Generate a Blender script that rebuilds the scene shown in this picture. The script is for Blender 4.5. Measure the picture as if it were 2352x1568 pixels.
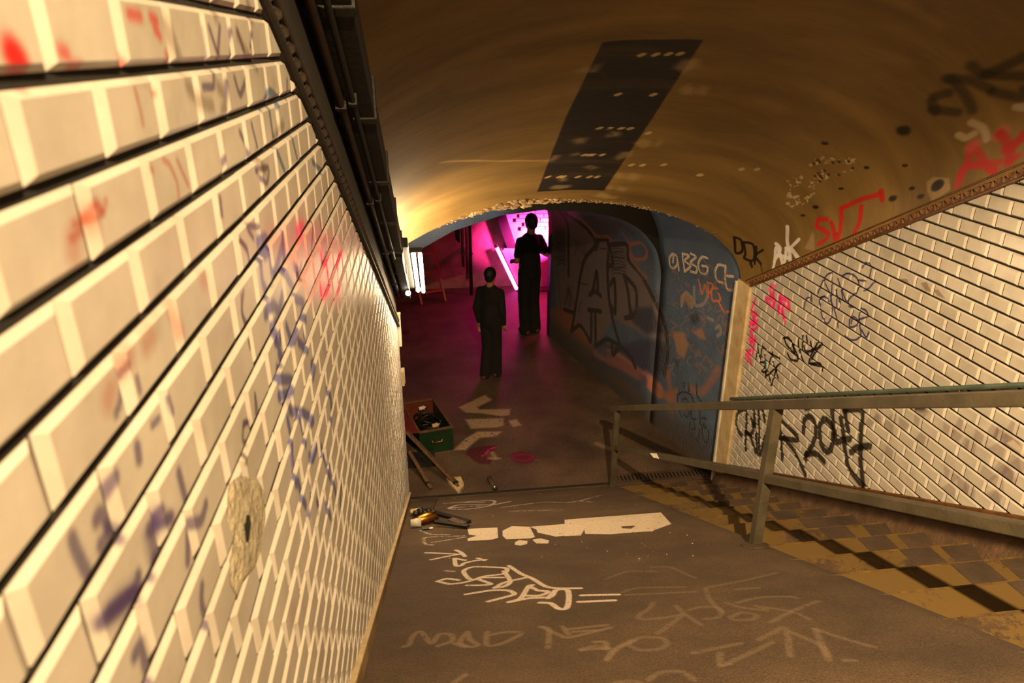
import bpy, bmesh, math, random
import numpy as np
from mathutils import Vector, Matrix, noise

for o in list(bpy.data.objects): bpy.data.objects.remove(o)
C = bpy.context.scene.collection
rnd = random.Random(7)

# ---------------------------------------------------------------- camera
# world: camera at the origin, +Y down the corridor, +Z up, metres
CX, CY, F = 1176.0, 784.0, 1627.98
def _ray(u, v): return np.array([(u-CX)/F, (v-CY)/F, 1.0])
_Y = _ray(955, 108); _Y = _Y/np.linalg.norm(_Y)
_Z = -_ray(1190, 4700); _Z = _Z-_Y*(_Z@_Y); _Z = _Z/np.linalg.norm(_Z)
_X = np.cross(_Y, _Z)
R = np.stack([_X, _Y, _Z])
cam_d = bpy.data.cameras.new('camera'); cam = bpy.data.objects.new('camera', cam_d); C.objects.link(cam)
M = Matrix.Identity(4)
for i in range(3):
    M[i][0] = R[i, 0]; M[i][1] = -R[i, 1]; M[i][2] = -R[i, 2]
cam.matrix_world = M
cam_d.sensor_width = 36; cam_d.lens = F/2352*36; cam_d.clip_start = .02
cam_d.dof.use_dof = True; cam_d.dof.focus_distance = 3.6; cam_d.dof.aperture_fstop = 5.0
bpy.context.scene.camera = cam

# ---------------------------------------------------------------- world, light, exposure
w = bpy.data.worlds.new('world'); bpy.context.scene.world = w; w.use_nodes = True
w.node_tree.nodes['Background'].inputs[0].default_value = (.5, .4, .3, 1)
w.node_tree.nodes['Background'].inputs[1].default_value = .004
vs = bpy.context.scene.view_settings
vs.view_transform = 'Standard'; vs.look = 'None'; vs.gamma = 1; vs.exposure = 0.0; vs.use_curve_mapping = False
WARM = (1.0, .68, .34)
def area(name, loc, target, size, power, col, spread=180):
    d = bpy.data.lights.new(name, 'AREA'); d.shape = 'DISK'; d.size = size; d.energy = power; d.color = col
    d.spread = math.radians(spread)
    o = bpy.data.objects.new(name, d); C.objects.link(o); o.location = loc
    o.rotation_euler = (Vector(target)-Vector(loc)).to_track_quat('-Z', 'Y').to_euler()
    return o
# work lamp hung over the upper stairs behind the viewer
LAMP = (.44, -.6, 1.24)
area('upper_stair_lamp', LAMP, (.44+.68, -.6+.57, 1.24-.47), .06, 560, WARM, 158)
# unseen magenta lamps added round the corner to light the far room
area('magenta_fill', (2.9, 11.75, -2.95), (2.0, 12.6, -3.15), .25, 240, (1.0, .035, .42), 42)
area('magenta_fill_high', (2.9, 11.3, -2.0), (0.9, 12.4, -3.4), .4, 40, (1.0, .0, .13))

# ---------------------------------------------------------------- view rays onto real surfaces (used to read positions off the photograph)
def wr(u, v): return R@_ray(u, v)
def onX(u, v, X0): r = wr(u, v); return r*(X0/r[0])
def onY(u, v, Y0): r = wr(u, v); return r*(Y0/r[1])
def onZ(u, v, Z0): r = wr(u, v); return r*(Z0/r[2])
SL = .534           # fall of the stairs per metre
CR = -.965          # ramp surface: z = CR - SL*y
FL = -4.15          # landing floor
XL, XR = -.293, 2.825
YE = 5.82           # foot of the sloping vault
def onS(u, v, c=CR): r = wr(u, v); return r*(c/(r[2]+SL*r[1]))
VX0, VA, VC0, VH = 1.16, 1.645, 1.12, .79
def onV(u, v):
    r = wr(u, v); s = (r[0], r[2]+SL*r[1])
    A = (s[0]/VA)**2+(s[1]/VH)**2; B = -2*(s[0]*VX0/VA**2+s[1]*VC0/VH**2); K = (VX0/VA)**2+(VC0/VH)**2-1
    return r*((-B+math.sqrt(max(B*B-4*A*K, 0)))/(2*A))
def lerp(x, xs, ys): return float(np.interp(x, xs, ys))
# blue mosaic wall beyond the stairs: x = base(y) - curl(z)
YB = 7.2            # where the near and far parts of the blue wall meet
def base_x(y): return lerp(y, [5.8, YB, 10.12], [2.96, 2.545, 1.80])
def smooth_table(zs, os_):
    Z, O = [zs[0]], [os_[0]]
    for i in range(1, len(zs)-2):
        for t in np.arange(0, 1, .125):
            m1 = (os_[i+1]-os_[i-1])/(zs[i+1]-zs[i-1]) if i > 1 else 0; m2 = (os_[i+2]-os_[i])/(zs[i+2]-zs[i]); h = zs[i+1]-zs[i]
            Z.append(zs[i]+h*t); O.append((2*t**3-3*t*t+1)*os_[i]+(t**3-2*t*t+t)*m1*h+(-2*t**3+3*t*t)*os_[i+1]+(t**3-t*t)*m2*h)
    return Z+list(zs[-2:]), O+list(os_[-2:])
ZA, OA = smooth_table([-9, -2.25, -2.01, -1.78, -1.53, -1.27, -1.21, 0], [0, 0, .08, .17, .42, 1.04, 1.48, 1.6])
ZB, OB = smooth_table([-9, -2.45, -2.215, -1.964, -1.713, -1.593, -1.555, 0], [0, 0, .02, .125, .42, .855, 1.31, 1.32])
def blueF(y, z):
    if y < YB: return base_x(y)-lerp(z, ZA, OA)*(1-.4*max(0, y-5.86)/(YB-5.86))
    return base_x(y)-lerp(z, ZB, OB)
def onBlue(u, v):
    r = wr(u, v); t = 5.9/r[1]
    for k in range(700):
        p = r*t
        if p[0] > blueF(p[1], p[2]): return p
        t += .012
    return r*t

# ---------------------------------------------------------------- paint canvases (generated from strokes)
class Canvas:
    def __init__(s, name, a0, a1, b0, b1, res):
        s.name, s.a0, s.a1, s.b0, s.b1, s.res = name, a0, a1, b0, b1, res
        s.W = int((a1-a0)/res); s.H = int((b1-b0)/res)
        s.rgb = np.zeros((s.H, s.W, 3), np.float32); s.al = np.zeros((s.H, s.W), np.float32)
        rs = np.random.RandomState(3); s.rs = rs
        g = np.zeros((s.H, s.W), np.float32)
        for f, k in ((4, .6), (12, .4)):
            h, ww = s.H//f+3, s.W//f+3; q = rs.rand(h, ww).astype(np.float32)
            yy = np.linspace(0, h-2.01, s.H); xx = np.linspace(0, ww-2.01, s.W)
            yi = yy.astype(int); xi = xx.astype(int); fy = (yy-yi)[:, None]; fx = (xx-xi)[None]
            g += k*(q[yi][:, xi]*(1-fy)*(1-fx)+q[yi+1][:, xi]*fy*(1-fx)+q[yi][:, xi+1]*(1-fy)*fx+q[yi+1][:, xi+1]*fy*fx)
        s.n = g
    def _put(s, sl, a, col):
        A = s.al[sl]; a = np.clip(a, 0, 1)
        out = a+A*(1-a); k = (a/np.maximum(out, 1e-5))[..., None]
        s.rgb[sl] = s.rgb[sl]*(1-k)+np.array(col, np.float32)*k; s.al[sl] = out
    def stroke(s, pts, width, col, alpha=1, soft=.3, speck=0):
        P = [((a-s.a0)/s.res, (b-s.b0)/s.res) for a, b in pts]; r = width/2/s.res
        m = r*(1+soft)+2
        x0 = int(max(0, min(p[0] for p in P)-m)); x1 = int(min(s.W, max(p[0] for p in P)+m+1))
        y0 = int(max(0, min(p[1] for p in P)-m)); y1 = int(min(s.H, max(p[1] for p in P)+m+1))
        if x1 <= x0 or y1 <= y0: return
        yy, xx = np.mgrid[y0:y1, x0:x1].astype(np.float32)+.5
        D = np.full(yy.shape, 1e9, np.float32)
        if len(P) == 1: P = P*2
        for (ax, ay), (bx, by) in zip(P[:-1], P[1:]):
            dx, dy = bx-ax, by-ay; L = dx*dx+dy*dy+1e-9
            t = np.clip(((xx-ax)*dx+(yy-ay)*dy)/L, 0, 1)
            D = np.minimum(D, (xx-ax-t*dx)**2+(yy-ay-t*dy)**2)
        D = np.sqrt(D); e = max(r*soft, .6)
        a = np.clip((r+e*.5-D)/e, 0, 1)*alpha
        sl = (slice(y0, y1), slice(x0, x1))
        if speck: a = a*np.clip((s.n[sl]-speck*.55)*5+.5, 0, 1)
        s._put(sl, a, col)
    def fill(s, pts, col, alpha=1, soft=2, speck=0):
        P = np.array([((a-s.a0)/s.res, (b-s.b0)/s.res) for a, b in pts])
        x0 = int(max(0, P[:, 0].min()-3)); x1 = int(min(s.W, P[:, 0].max()+4)); y0 = int(max(0, P[:, 1].min()-3)); y1 = int(min(s.H, P[:, 1].max()+4))
        if x1 <= x0 or y1 <= y0: return
        yy, xx = np.mgrid[y0:y1, x0:x1].astype(np.float32)+.5
        ins = np.zeros(yy.shape, bool); D = np.full(yy.shape, 1e9, np.float32)
        for i in range(len(P)):
            ax, ay = P[i-1]; bx, by = P[i]
            if ay != by:
                c = ((ay > yy) != (by > yy)) & (xx < (bx-ax)*(yy-ay)/(by-ay)+ax); ins ^= c
            dx, dy = bx-ax, by-ay; L = dx*dx+dy*dy+1e-9; t = np.clip(((xx-ax)*dx+(yy-ay)*dy)/L, 0, 1)
            D = np.minimum(D, (xx-ax-t*dx)**2+(yy-ay-t*dy)**2)
        D = np.sqrt(D); a = np.clip(np.where(ins, D, -D)/soft+.5, 0, 1)*alpha
        sl = (slice(y0, y1), slice(x0, x1))
        if speck: a = a*np.clip((s.n[sl]-speck*.55)*5+.5, 0, 1)
        s._put(sl, a, col)
    def image(s):
        im = bpy.data.images.new(s.name, s.W, s.H, alpha=True)
        im.alpha_mode = 'CHANNEL_PACKED'
        buf = np.concatenate([s.rgb, s.al[..., None]], 2).astype(np.float32)
        im.pixels.foreach_set(buf.ravel()); im.update(); im.pack()
        return im

def crop(ox, oy, sc): return lambda p: (ox+p[0]/sc, oy+p[1]/sc)
def cr(p0, p1, p2, p3, t):
    m1, m2 = (p2-p0)*.42, (p3-p1)*.42
    return (2*t**3-3*t*t+1)*p1+(t**3-2*t*t+t)*m1+(-2*t**3+3*t*t)*p2+(t**3-t*t)*m2
def S(cv, tf, surf, strokes, width, col, alpha=1, soft=.3, speck=0):
    """strokes: strings 'x,y x,y ...' in crop pixels; surf maps a photo point to canvas metres"""
    for st in strokes:
        pts = [surf(*tf(tuple(map(float, q.split(','))))) for q in st.split()]
        if len(pts) > 2:
            P = [pts[0]]+pts+[pts[-1]]; out = []
            for i in range(1, len(P)-2):
                p0, p1, p2, p3 = (np.array(P[i+k]) for k in (-1, 0, 1, 2))
                for t in (0, .2, .4, .6, .8):
                    out.append(tuple(cr(p0, p1, p2, p3, t)))
            pts = out+[pts[-1]]
        cv.stroke(pts, width*1.25, col, alpha, soft, speck)
def FI(cv, tf, surf, polys, col, alpha=1, soft=2, speck=0):
    for st in polys:
        cv.fill([surf(*tf(tuple(map(float, q.split(','))))) for q in st.split()], col, alpha, soft, speck)
I = lambda p: p
sR = lambda u, v: tuple(onX(u, v, XR)[1:])
sLw = lambda u, v: tuple(onX(u, v, XL)[1:])
sRamp = lambda u, v: tuple(onS(u, v)[:2])
sFl = lambda u, v: tuple(onZ(u, v, FL)[:2])
sB = lambda u, v: tuple(onBlue(u, v)[1:])
def sV(u, v):
    p = onV(u, v); c = p[2]+SL*p[1]
    return (math.atan2((c-VC0)/VH, (p[0]-VX0)/VA)*1.2, p[1])

# --- right tiled wall
cR = Canvas('paint_right', 2.2, 5.9, -4.2, -.1, .004)
c1 = crop(1640, 600, 6.533); c4 = crop(1640, 900, 6.533); c5 = crop(1650, 560, 3.135); c3 = crop(2000, 900, 4.611); c5b = crop(2000, 640, 6.031)
PK = (.95, .12, .50)
S(cR, c1, sR, ['640,560 590,700 570,780 610,760 670,800 600,830 640,880 570,900', '660,890 600,950 560,920', '560,960 640,930 660,1000 560,1050 600,1120 640,1180 550,1150',
               '540,1180 600,1300 620,1200 560,1220', '510,1340 600,1340 580,1400 510,1400 570,1500 560,1550', '500,1390 510,1500'], .026, PK, .85, .6)
S(cR, c1, sR, ['880,350 850,450 930,580 900,680 820,620 800,560 880,570 920,700', '920,380 905,540', '1010,480 1010,590', '990,560 1060,560 1140,620 1145,720 1050,640 1000,600 980,770', '1040,690 1060,800 1080,920', '1000,700 1060,830'], .03, PK, .85, .6)
BL = (.13, .10, .36)
S(cR, c1, sR, ['1370,720 1390,590 1440,540 1490,600', '1460,450 1490,560', '1580,480 1650,300 1720,200 1780,170', '1670,290 1760,480 1790,640 1770,860 1710,935 1640,820 1605,640 1610,550 1690,530 1750,600',
               '1790,190 1790,420 1770,600', '1790,620 1860,840 1885,990', '1880,260 1930,420 1960,580 2010,610 1990,560 1900,330', '1930,230 2030,180 2150,230 2200,340 2170,450 2090,520 2040,590 2040,660 2090,690',
               '1860,410 1870,720 1910,640 1840,430', '2190,280 2280,290', '2110,740 2060,880 2060,980 2140,970 2180,890 2110,830 2080,930', '2230,640 2200,820 2210,960 2230,1090 2170,1165 2090,1180 2010,1140 1990,1110',
               '2230,700 2310,740 2330,820 2190,880 2160,960', '2240,1030 2310,1140 2345,1060', '1600,560 1680,520'], .011, BL, .9, .3)
S(cR, c5, sR, ['1050,170 1070,135 1105,150 1110,190 1100,240', '1060,335 1100,315 1140,262'], .011, BL, .85)
S(cR, c1, sR, ['1290,850 1340,920', '1430,800 1520,735', '1450,1000 1570,940', '1370,700 1400,640'], .014, (.45, .46, .5), .4, .8)
BK = (.07, .045, .02)
S(cR, c1, sR, ['1070,1140 1110,1250 1250,1420 1270,1490 1170,1470 1120,1380', '1060,1150 1150,1160 1280,1430', '1180,1190 1230,1380', '1280,1170 1300,1340 1370,1520', '1350,1120 1350,1330 1440,1400', '1370,1270 1400,1350 1500,1340', '1470,1210 1490,1330',
               '1410,1120 1420,1210', '1500,1320 1600,1290 1640,1230 1560,1330 1480,1470'], .017, BK, .95)
S(cR, c5, sR, ['730,700 660,850 740,860 760,910', '660,860 750,880', '290,720 280,830', '290,720 310,830 325,720', '330,740 350,760', '310,850 350,860 320,920 350,920', '370,780 450,825', '400,780 350,940 380,930 450,860', '400,850 440,965', '430,880 390,1015 375,950', '340,800 350,960'], .016, BK, .95)
S(cR, c5, sR, ['345,815 350,900'], .02, (.25, .45, .6), .8)
S(cR, c4, sR, ['430,650 370,560 345,430 380,300 470,255', '500,260 505,420 490,600 490,860', '490,610 560,660 640,900', '600,480 600,570 560,640 490,600', '570,400 630,500', '610,250 630,520', '680,250 690,420 690,860', '740,250 780,430', '650,620 660,880 710,930 790,640'], .034, BK, .92, .5)
S(cR, c4, sR, ['980,330 1010,560 1040,1010', '980,330 1060,460 1250,640 1260,720 1060,690', '1060,690 1200,850 1290,1020 1390,1240', '930,760 960,680 1040,700'], .036, BK, .92, .5)
S(cR, c4, sR, ['1360,610 1370,430 1440,360 1520,430 1545,620 1490,800 1390,960 1390,1010', '1400,940 1540,920 1670,1040', '1665,400 1605,520 1610,720 1680,880 1750,880 1800,760 1800,560 1740,440 1665,400', '1790,240 1810,520 1860,740 1940,720 2060,700',
               '1920,390 1960,620 1990,860 2040,1130 2240,1400', '1970,270 2230,270 2225,600 2220,1000 2260,1400', '1990,270 2000,420 2040,570', '2080,900 2170,830 2352,810'], .04, BK, .93, .5)
S(cR, c5, sR, ['640,1180 650,1180', '1430,1165 1480,1165'], .05, BK, .9, .8)
for q in range(46):   # greyish old paint, in patches that stop at the tiles
    u = rnd.uniform(2000, 2352); v = rnd.uniform(930, 1120)
    if v-930 > (u-2000)*.75+60 or v < 925: continue
    y, z = sR(u, v); k = round((z+1.3885)/.07725); z = -1.3885+(k-.5)*.07725
    cR.fill([(y-rnd.uniform(.02, .07), z-.03), (y+rnd.uniform(.02, .07), z-.033), (y+rnd.uniform(.0, .07), z+.034), (y-rnd.uniform(.0, .07), z+.03)], (.42, .35, .36), .4, 3)
FI(cR, crop(2000, 400, 6.534), sR, ['620,1360 700,1440 780,1300 700,1330', '750,1480 820,1400 880,1460 840,1568 780,1568', '520,1490 560,1540 640,1568 540,1568'], (.75, .72, .72), .7)
FI(cR, c5b, sR, ['400,0 520,0 560,60 480,40', '720,60 800,40 860,180 780,160', '880,140 960,150 1060,280 950,240'], (.42, .33, .22), .65)
FI(cR, c3, sR, ['1450,540 1530,500 1610,580 1620,660 1540,600'], (.85, .8, .72), .6)

# --- left tiled wall
cL = Canvas('paint_left', .25, 6.1, -4.3, .3, .004)
l1 = crop(0, 0, 2.8); l2 = crop(0, 500, 3.137); l3 = crop(0, 1000, 2.76); l4 = crop(400, 500, 2.24); l5 = crop(580, 0, 2.24)
RD = (.72, .05, .04)
S(cL, l1, sLw, ['10,330 60,380 80,440', '20,360 70,450'], .02, RD, .8, .9)
S(cL, l1, sLw, ['720,375 760,420', '770,90 850,105', '920,110 960,130', '950,190 980,230', '1030,360 1050,420', '340,330 370,340', '420,440 470,440'], .011, RD, .7, 1.2)
S(cL, l1, sLw, ['1010,1030 1050,1060 1100,1180 1110,1290', '815,570 850,700 870,800', '930,1080 940,1100', '420,1440 500,1430 600,1370', '540,1310 590,1360', '1100,1030 1170,1190', '500,1420 560,1300 600,1350 620,1290', '400,1540 480,1480', '930,600 970,605'], .006, (.62, .2, .13), .6, 1.2)
PU = (.25, .19, .38)
S(cL, l1, sLw, ['1270,180 1310,420', '1310,180 1360,330 1400,440', '1380,170 1370,330', '1460,200 1450,420', '1600,220 1580,300', '1500,200 1540,330', '1270,560 1330,560', '1430,530 1440,700', '1480,500 1520,610 1560,500', '1340,470 1340,550', '1600,1530 1560,1460 1640,1460',
               '1590,800 1640,1000', '1510,850 1590,1030', '1420,1020 1400,1130', '1380,1280 1390,1380', '1620,1100 1700,1080 1690,1180 1640,1120'], .010, PU, .75, .8)
S(cL, l1, sLw, ['1660,690 1690,620 1720,590 1770,640 1760,680', '1710,700 1740,930', '1860,900 1890,1020', '1760,980 1810,1100', '1830,520 1830,640', '1990,1040 2060,1110'], .014, (.12, .32, .48), .75, .7)
OG = (.30, .21, .12)
S(cL, l1, sLw, ['1020,130 1080,280 1130,420', '1350,100 1370,0', '1500,220 1560,350 1620,430', '1170,560 1250,650 1330,680', '1370,560 1420,640 1400,720', '1560,10 1600,120', '1740,900 1800,800', '1620,1000 1680,1100'], .018, OG, .5, 1.2)
# blue writing down the wall
BW = (.10, .16, .50)
S(cL, l4, sLw, ['410,130 450,110 470,160 440,190', '420,220 430,330 460,400', '470,180 490,320 540,140 550,240', '540,100 545,230', '450,500 490,450 520,480 540,400', '480,580 510,540 500,640', '540,260 600,370 560,300', '600,250 640,300', '610,420 650,440 640,500 660,520',
               '510,640 540,740 520,700 530,600', '560,560 590,640 620,560', '620,640 670,680 650,600', '510,780 520,830 590,840 580,900 520,920', '690,760 710,740 700,820', '570,990 620,1010 640,1060', '560,1040 590,1180', '640,1000 700,1040 690,1060', '640,1080 660,1160',
               '590,1230 610,1370', '680,1230 700,1240 720,1180', '740,1180 790,1340', '620,1360 640,1440 660,1480', '690,1400 680,1520', '720,1460 730,1500', '790,1280 820,1420', '770,880 790,930 800,1100', '850,1360 840,1480', '770,1480 790,1540'], .020, BW, .75, .8)
S(cL, l4, sLw, ['310,120 350,160 360,250', '330,380 320,480 340,560', '395,910 400,1010', '360,640 365,670', '330,1080 350,1050 370,1090 360,1160 330,1150 330,1090', '345,1180 345,1260'], .008, (.16, .1, .12), .7, .5)
FI(cL, l4, sLw, ['450,60 560,60 640,10 730,40 830,100 880,180 860,330 830,460 760,420 700,440 640,360 560,250 540,170 470,140'], (.85, .10, .28), .33, 14)
S(cL, l4, sLw, ['620,80 650,60', '740,200 800,260 770,300', '740,380 790,370', '850,170 830,250', '830,330 850,420'], .035, (.95, .08, .38), .75, 1)
S(cL, l4, sLw, ['700,20 690,180', '735,0 745,60', '770,180 740,260', '780,260 790,340', '640,240 620,300'], .012, (.2, .05, .2), .7, .6)
S(cL, l3, sLw, ['680,270 660,320 640,410', '560,540 590,500 620,540 640,620 590,700', '640,580 740,640', '980,480 960,560 1040,520', '900,600 950,560 970,700 930,800 940,880', '1240,960 1240,1080 1290,1230', '1180,560 1240,540 1270,440', '600,1180 720,1080 820,960 830,900', '640,1120 760,1020 860,1020',
               '800,1400 840,1340 870,1460 910,1568', '890,1330 920,1440', '400,660 440,760 500,880', '820,80 830,150', '1090,240 1130,400', '1150,600 1150,800'], .013, PU, .75, .8)
FI(cL, l3, sLw, ['560,1180 700,1000 830,900 840,1010 740,1150 640,1190', '870,640 950,480 1060,520 960,640 930,860 900,780'], PU, .75, 6)
S(cL, l2, sLw, ['870,1060 830,1180 810,1330 780,1420', '930,1160 950,1250', '1170,1300 1200,1400', '1040,1500 1090,1450', '1690,160 1750,260 1760,340', '1700,560 1710,700 1740,760', '1760,890 1780,930', '1810,1280 1830,1420', '1720,1480 1780,1480 1770,1568'], .008, PU, .7, .8)
S(cL, l2, sLw, ['1190,680 1260,820', '740,1250 720,1320', '1000,920 1040,860', '470,150 470,250', '560,20 600,30', '1420,460 1460,450', '880,1000 820,1100'], .02, (.6, .28, .14), .45, 1.3)
for q in range(120):
    y = rnd.uniform(.3, 5.5); z = .9-SL*y-rnd.uniform(0, 1.8)
    cL.stroke([(y, z), (y+rnd.uniform(-.03, .03), z+rnd.uniform(-.05, .02))], rnd.uniform(.01, .04), (.45, .3, .18), .16, 1.5)

# --- painted slope of the ramp
cP = Canvas('paint_ramp', -.3, 1.85, .9, 6.1, .003)
r6 = crop(800, 1120, 3.36); r7 = crop(1300, 1200, 2.94)
WH = (.93, .86, .80)
S(cP, r6, sRamp, ['600,500 720,505 880,515', '640,555 760,530 880,510', '830,480 870,500 900,530', '820,550 830,600 870,600 900,580 1000,560 1060,555', '820,545 900,560', '1000,545 1050,560',
                  '690,720 780,740 880,730 960,710 1050,680 1200,660 1220,620 1100,610 960,610 890,640 920,690 960,710', '690,720 760,700 850,710', '920,750 1010,750 1100,740 1000,700 1060,690 1190,690', '1240,600 1330,660 1420,700 1520,760 1620,775 1790,775',
                  '1130,770 1200,730 1330,700 1380,690', '1200,640 1250,720 1200,760 1130,770', '910,820 1100,790 1230,790 1280,820 1180,850 1080,875', '1240,880 1330,850 1390,760 1420,750', '1240,880 1400,850 1560,840 1600,790 1690,790 1700,870 1680,930 1620,930 1560,890 1480,885',
                  '1400,760 1460,790 1540,800 1480,830 1350,830', '1540,850 1590,800', '1800,830 2080,825', '1780,880 2050,870'], .021, WH, .97, .5, .3)
S(cP, r6, sRamp, ['580,395 620,380 900,370', '580,395 590,430 650,440', '560,330 640,360 780,360', '650,420 900,380', '750,640 810,645'], .02, WH, .5, .7, .7)
FI(cP, r6, sRamp, ['920,315 1150,305 1155,385 1110,400 920,410 920,390 990,370 930,360', '1190,330 1260,295 1400,300 1440,380 1400,390 1220,398 1190,370', '1400,300 1840,265 2040,240 2352,205 2352,335 2000,350 1830,345 1840,285 1800,355 1600,375 1460,345 1450,320', '1285,420 1320,402 1380,410 1380,432 1330,445 1285,440', '1420,400 1480,388 1550,405 1540,428 1450,428'], (.95, .88, .78), .97, 2, .25)
FI(cP, r7, sRamp, ['-10,-20 500,-60 640,-70 710,10 580,55 300,78 130,75 120,40 100,85 -10,90'], (.95, .88, .78), .95, 2, .3)
FI(cP, r7, sRamp, ['370,25 470,20 440,40 380,38'], (.3, .22, .14), .9, 2)
S(cP, r6, sRamp, ['740,120 1100,95 1100,130 860,130 780,160 900,165 1030,150 1250,105', '900,110 1050,110', '770,155 1010,140', '740,70 770,75'], .022, (.9, .82, .84), .8, .7, .6)
S(cP, r6, sRamp, ['1190,150 1500,110 1730,110 1940,60', '1250,180 1650,170', '1750,100 1880,110'], .025, WH, .45, .8, .8)
S(cP, r6, sRamp, ['430,1225 470,1210 500,1140 560,1110 640,1200 700,1130 790,1130 800,1180 690,1220', '920,1110 860,1190 930,1225 1000,1210 940,1170 920,1110', '1070,1110 1070,1210 1180,1200 1340,1120 1220,1110 1060,1140', '820,1200 900,1225', '1540,1230 1545,1090 1480,1070', '1500,1075 1640,1140 1720,1150 2020,1080', '1700,1090 1990,1060', '1650,1070 1700,1130', '1740,1110 1900,1100',
                  '1800,1250 1900,1240 2000,1240', '1900,1190 1980,1190 1990,1240', '1990,1330 2050,1260 2120,1215 2200,1180', '900,1440 820,1500'], .018, (.60, .50, .40), .5, .9, .35)
S(cP, r7, sRamp, ['280,920 310,870 370,830 440,800 520,775 640,780 680,820 620,855 500,860 430,830 430,800', '100,855 200,830 280,850', '590,540 560,580 490,630 520,655 680,640 780,620', '740,560 790,610 910,690', '780,630 620,750', '830,590 900,570 1010,570 1050,600 1020,640 940,650',
                  '380,470 500,440 800,435', '400,490 880,465', '940,440 970,520 1050,600', '1080,540 1180,570 1350,590 1280,560', '1150,540 1300,505 1500,500 1560,510', '1110,640 1180,605 1280,620 1260,650 1130,655 1110,630', '1340,570 1530,600 1640,650', '1380,670 1540,590 1700,530', '960,435 1200,390 1420,340',
                  '860,880 1180,815', '1040,880 1050,960 1220,890 1390,810', '1040,965 1100,955', '1300,790 1400,740 1480,710 1510,900', '1520,740 1660,800 1740,850 1770,930', '1680,720 1760,900', '1680,715 1800,760 2070,840', '340,1080 450,1070 500,1082', '560,1060 640,1010 780,1005 860,1060', '270,380 420,330 600,330', '580,300 700,300 820,350 870,370', '1880,930 1940,930', '1150,450 1300,440'], .018, (.58, .49, .40), .36, 1.0, .4)

# --- landing floor
cF = Canvas('paint_landing', -.6, 3.1, 5.95, 9.8, .005)
f3 = crop(900, 800, 3.5635)
LW = (.78, .66, .55)
FI(cF, f3, sFl, ['550,480 760,380 820,420 700,480 720,500 970,495 960,545 900,555 740,530 600,525', '600,580 910,570 915,630 860,645 650,655', '955,590 1020,580 1060,630 990,642', '700,680 900,680 850,720 720,730 600,830 510,830 600,740'], LW, .62, 7, .4)
FI(cF, f3, sFl, ['600,860 640,820 740,800 850,790 840,830 760,870 820,920 800,950 700,940'], (.28, .0, .12), .95, 5)
FI(cF, f3, sFl, ['950,870 1060,835 1180,880 1160,930 1090,950 1000,930'], (.30, .02, .14), .95, 6)
S(cF, f3, sFl, ['980,880 1060,865 1150,880 1130,910 1050,920 990,895'], .03, (.50, .02, .2), .8, .9)
S(cF, f3, sFl, ['790,830 840,810', '740,880 790,840'], .02, (.9, .1, .5), .8, .6, .5)
S(cF, f3, sFl, ['820,850 850,900', '790,900 880,900'], .04, (.6, .5, .4), .6, .8, .4)
S(cF, f3, sFl, ['1680,780 1780,820'], .06, LW, .25, 1.2, .3)
S(cF, I, sFl, ['935,690 1010,690', '985,690 1012,775', '1012,775 1090,770'], .015, (.05, .03, .02), .7, .5)

# --- vault (s = angle*1.2, y)
cV = Canvas('paint_vault', 0, 3.78, 1.8, 6.0, .004)
v6 = crop(1750, 150, 3.0748); v7 = crop(1100, 40, 3.409); b2 = crop(1230, 460, 3.92); v9 = crop(2140, 0, 3.41)
DK = (.10, .085, .09)
cV.fill([sV(1385, 97), sV(1617, 92), sV(1500, 270), sV(1388, 438), sV(1234, 441), sV(1300, 270)], DK, .97, 2)
for p in ['730,960 790,940 860,940 830,980 760,990', '990,930 1050,890 1120,900 1100,930 1010,940', '820,1170 880,1155 940,1175 880,1195', '560,1330 600,1312 720,1312 720,1330 640,1345 570,1345', '620,1260 690,1255 690,1280 640,1290',
          '1210,980 1290,950 1350,970 1340,1010 1280,1025', '1060,1240 1100,1215 1135,1240 1100,1255', '1165,1250 1200,1205 1265,1225 1240,1270 1190,1275', '1000,1330 1040,1315 1060,1335 1020,1350', '1080,1350 1110,1320 1165,1340 1130,1365',
          '900,1400 960,1370 1040,1395 1000,1420', '1520,400 1600,330 1730,330 1720,380 1600,440', '1580,560 1650,520 1700,560 1660,600 1600,600', '1710,590 1740,530 1800,540 1770,600', '540,1120 590,1080 640,1080 620,1110 570,1135', '1060,1100 1120,1050 1200,1050 1190,1090 1090,1120', '900,370 970,360 940,420 880,430', '760,420 850,380 900,420 800,430',
          '1380,1000 1430,960 1430,990 1390,1015', '720,1070 780,1055 800,1070 730,1085', '1020,1410 1090,1400 1060,1425']:
    FI(cV, v7, sV, [p], (.66, .56, .38), .62, 9, .25)
FI(cV, v7, sV, ['860,1172 885,1165 900,1175 880,1185', '1020,905 1060,905 1050,925 1020,922'], (.3, .2, .1), .8)
for y_, xs in ((290, (1280, 1390, 1490, 1580)), (605, (1095, 1370)), (868, (950, 1030, 1120, 1190)), (1075, (830, 870, 900, 970)), (1250, (545, 635, 665, 780, 870, 930)), (905, (1330,)), (1155, (1200, 1285, 1450)), (1190, (2060, 2180)), (1235, (1730, 1740))):
    for x_ in xs: S(cV, v7, sV, ['%d,%d %d,%d' % (x_-12, y_+4, x_+10, y_-6)], .022, (.78, .68, .48), .85, .6, .4)
S(cV, v7, sV, ['-300,1135 200,1122 540,1125'], .02, (.85, .7, .45), .4, .9)
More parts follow.
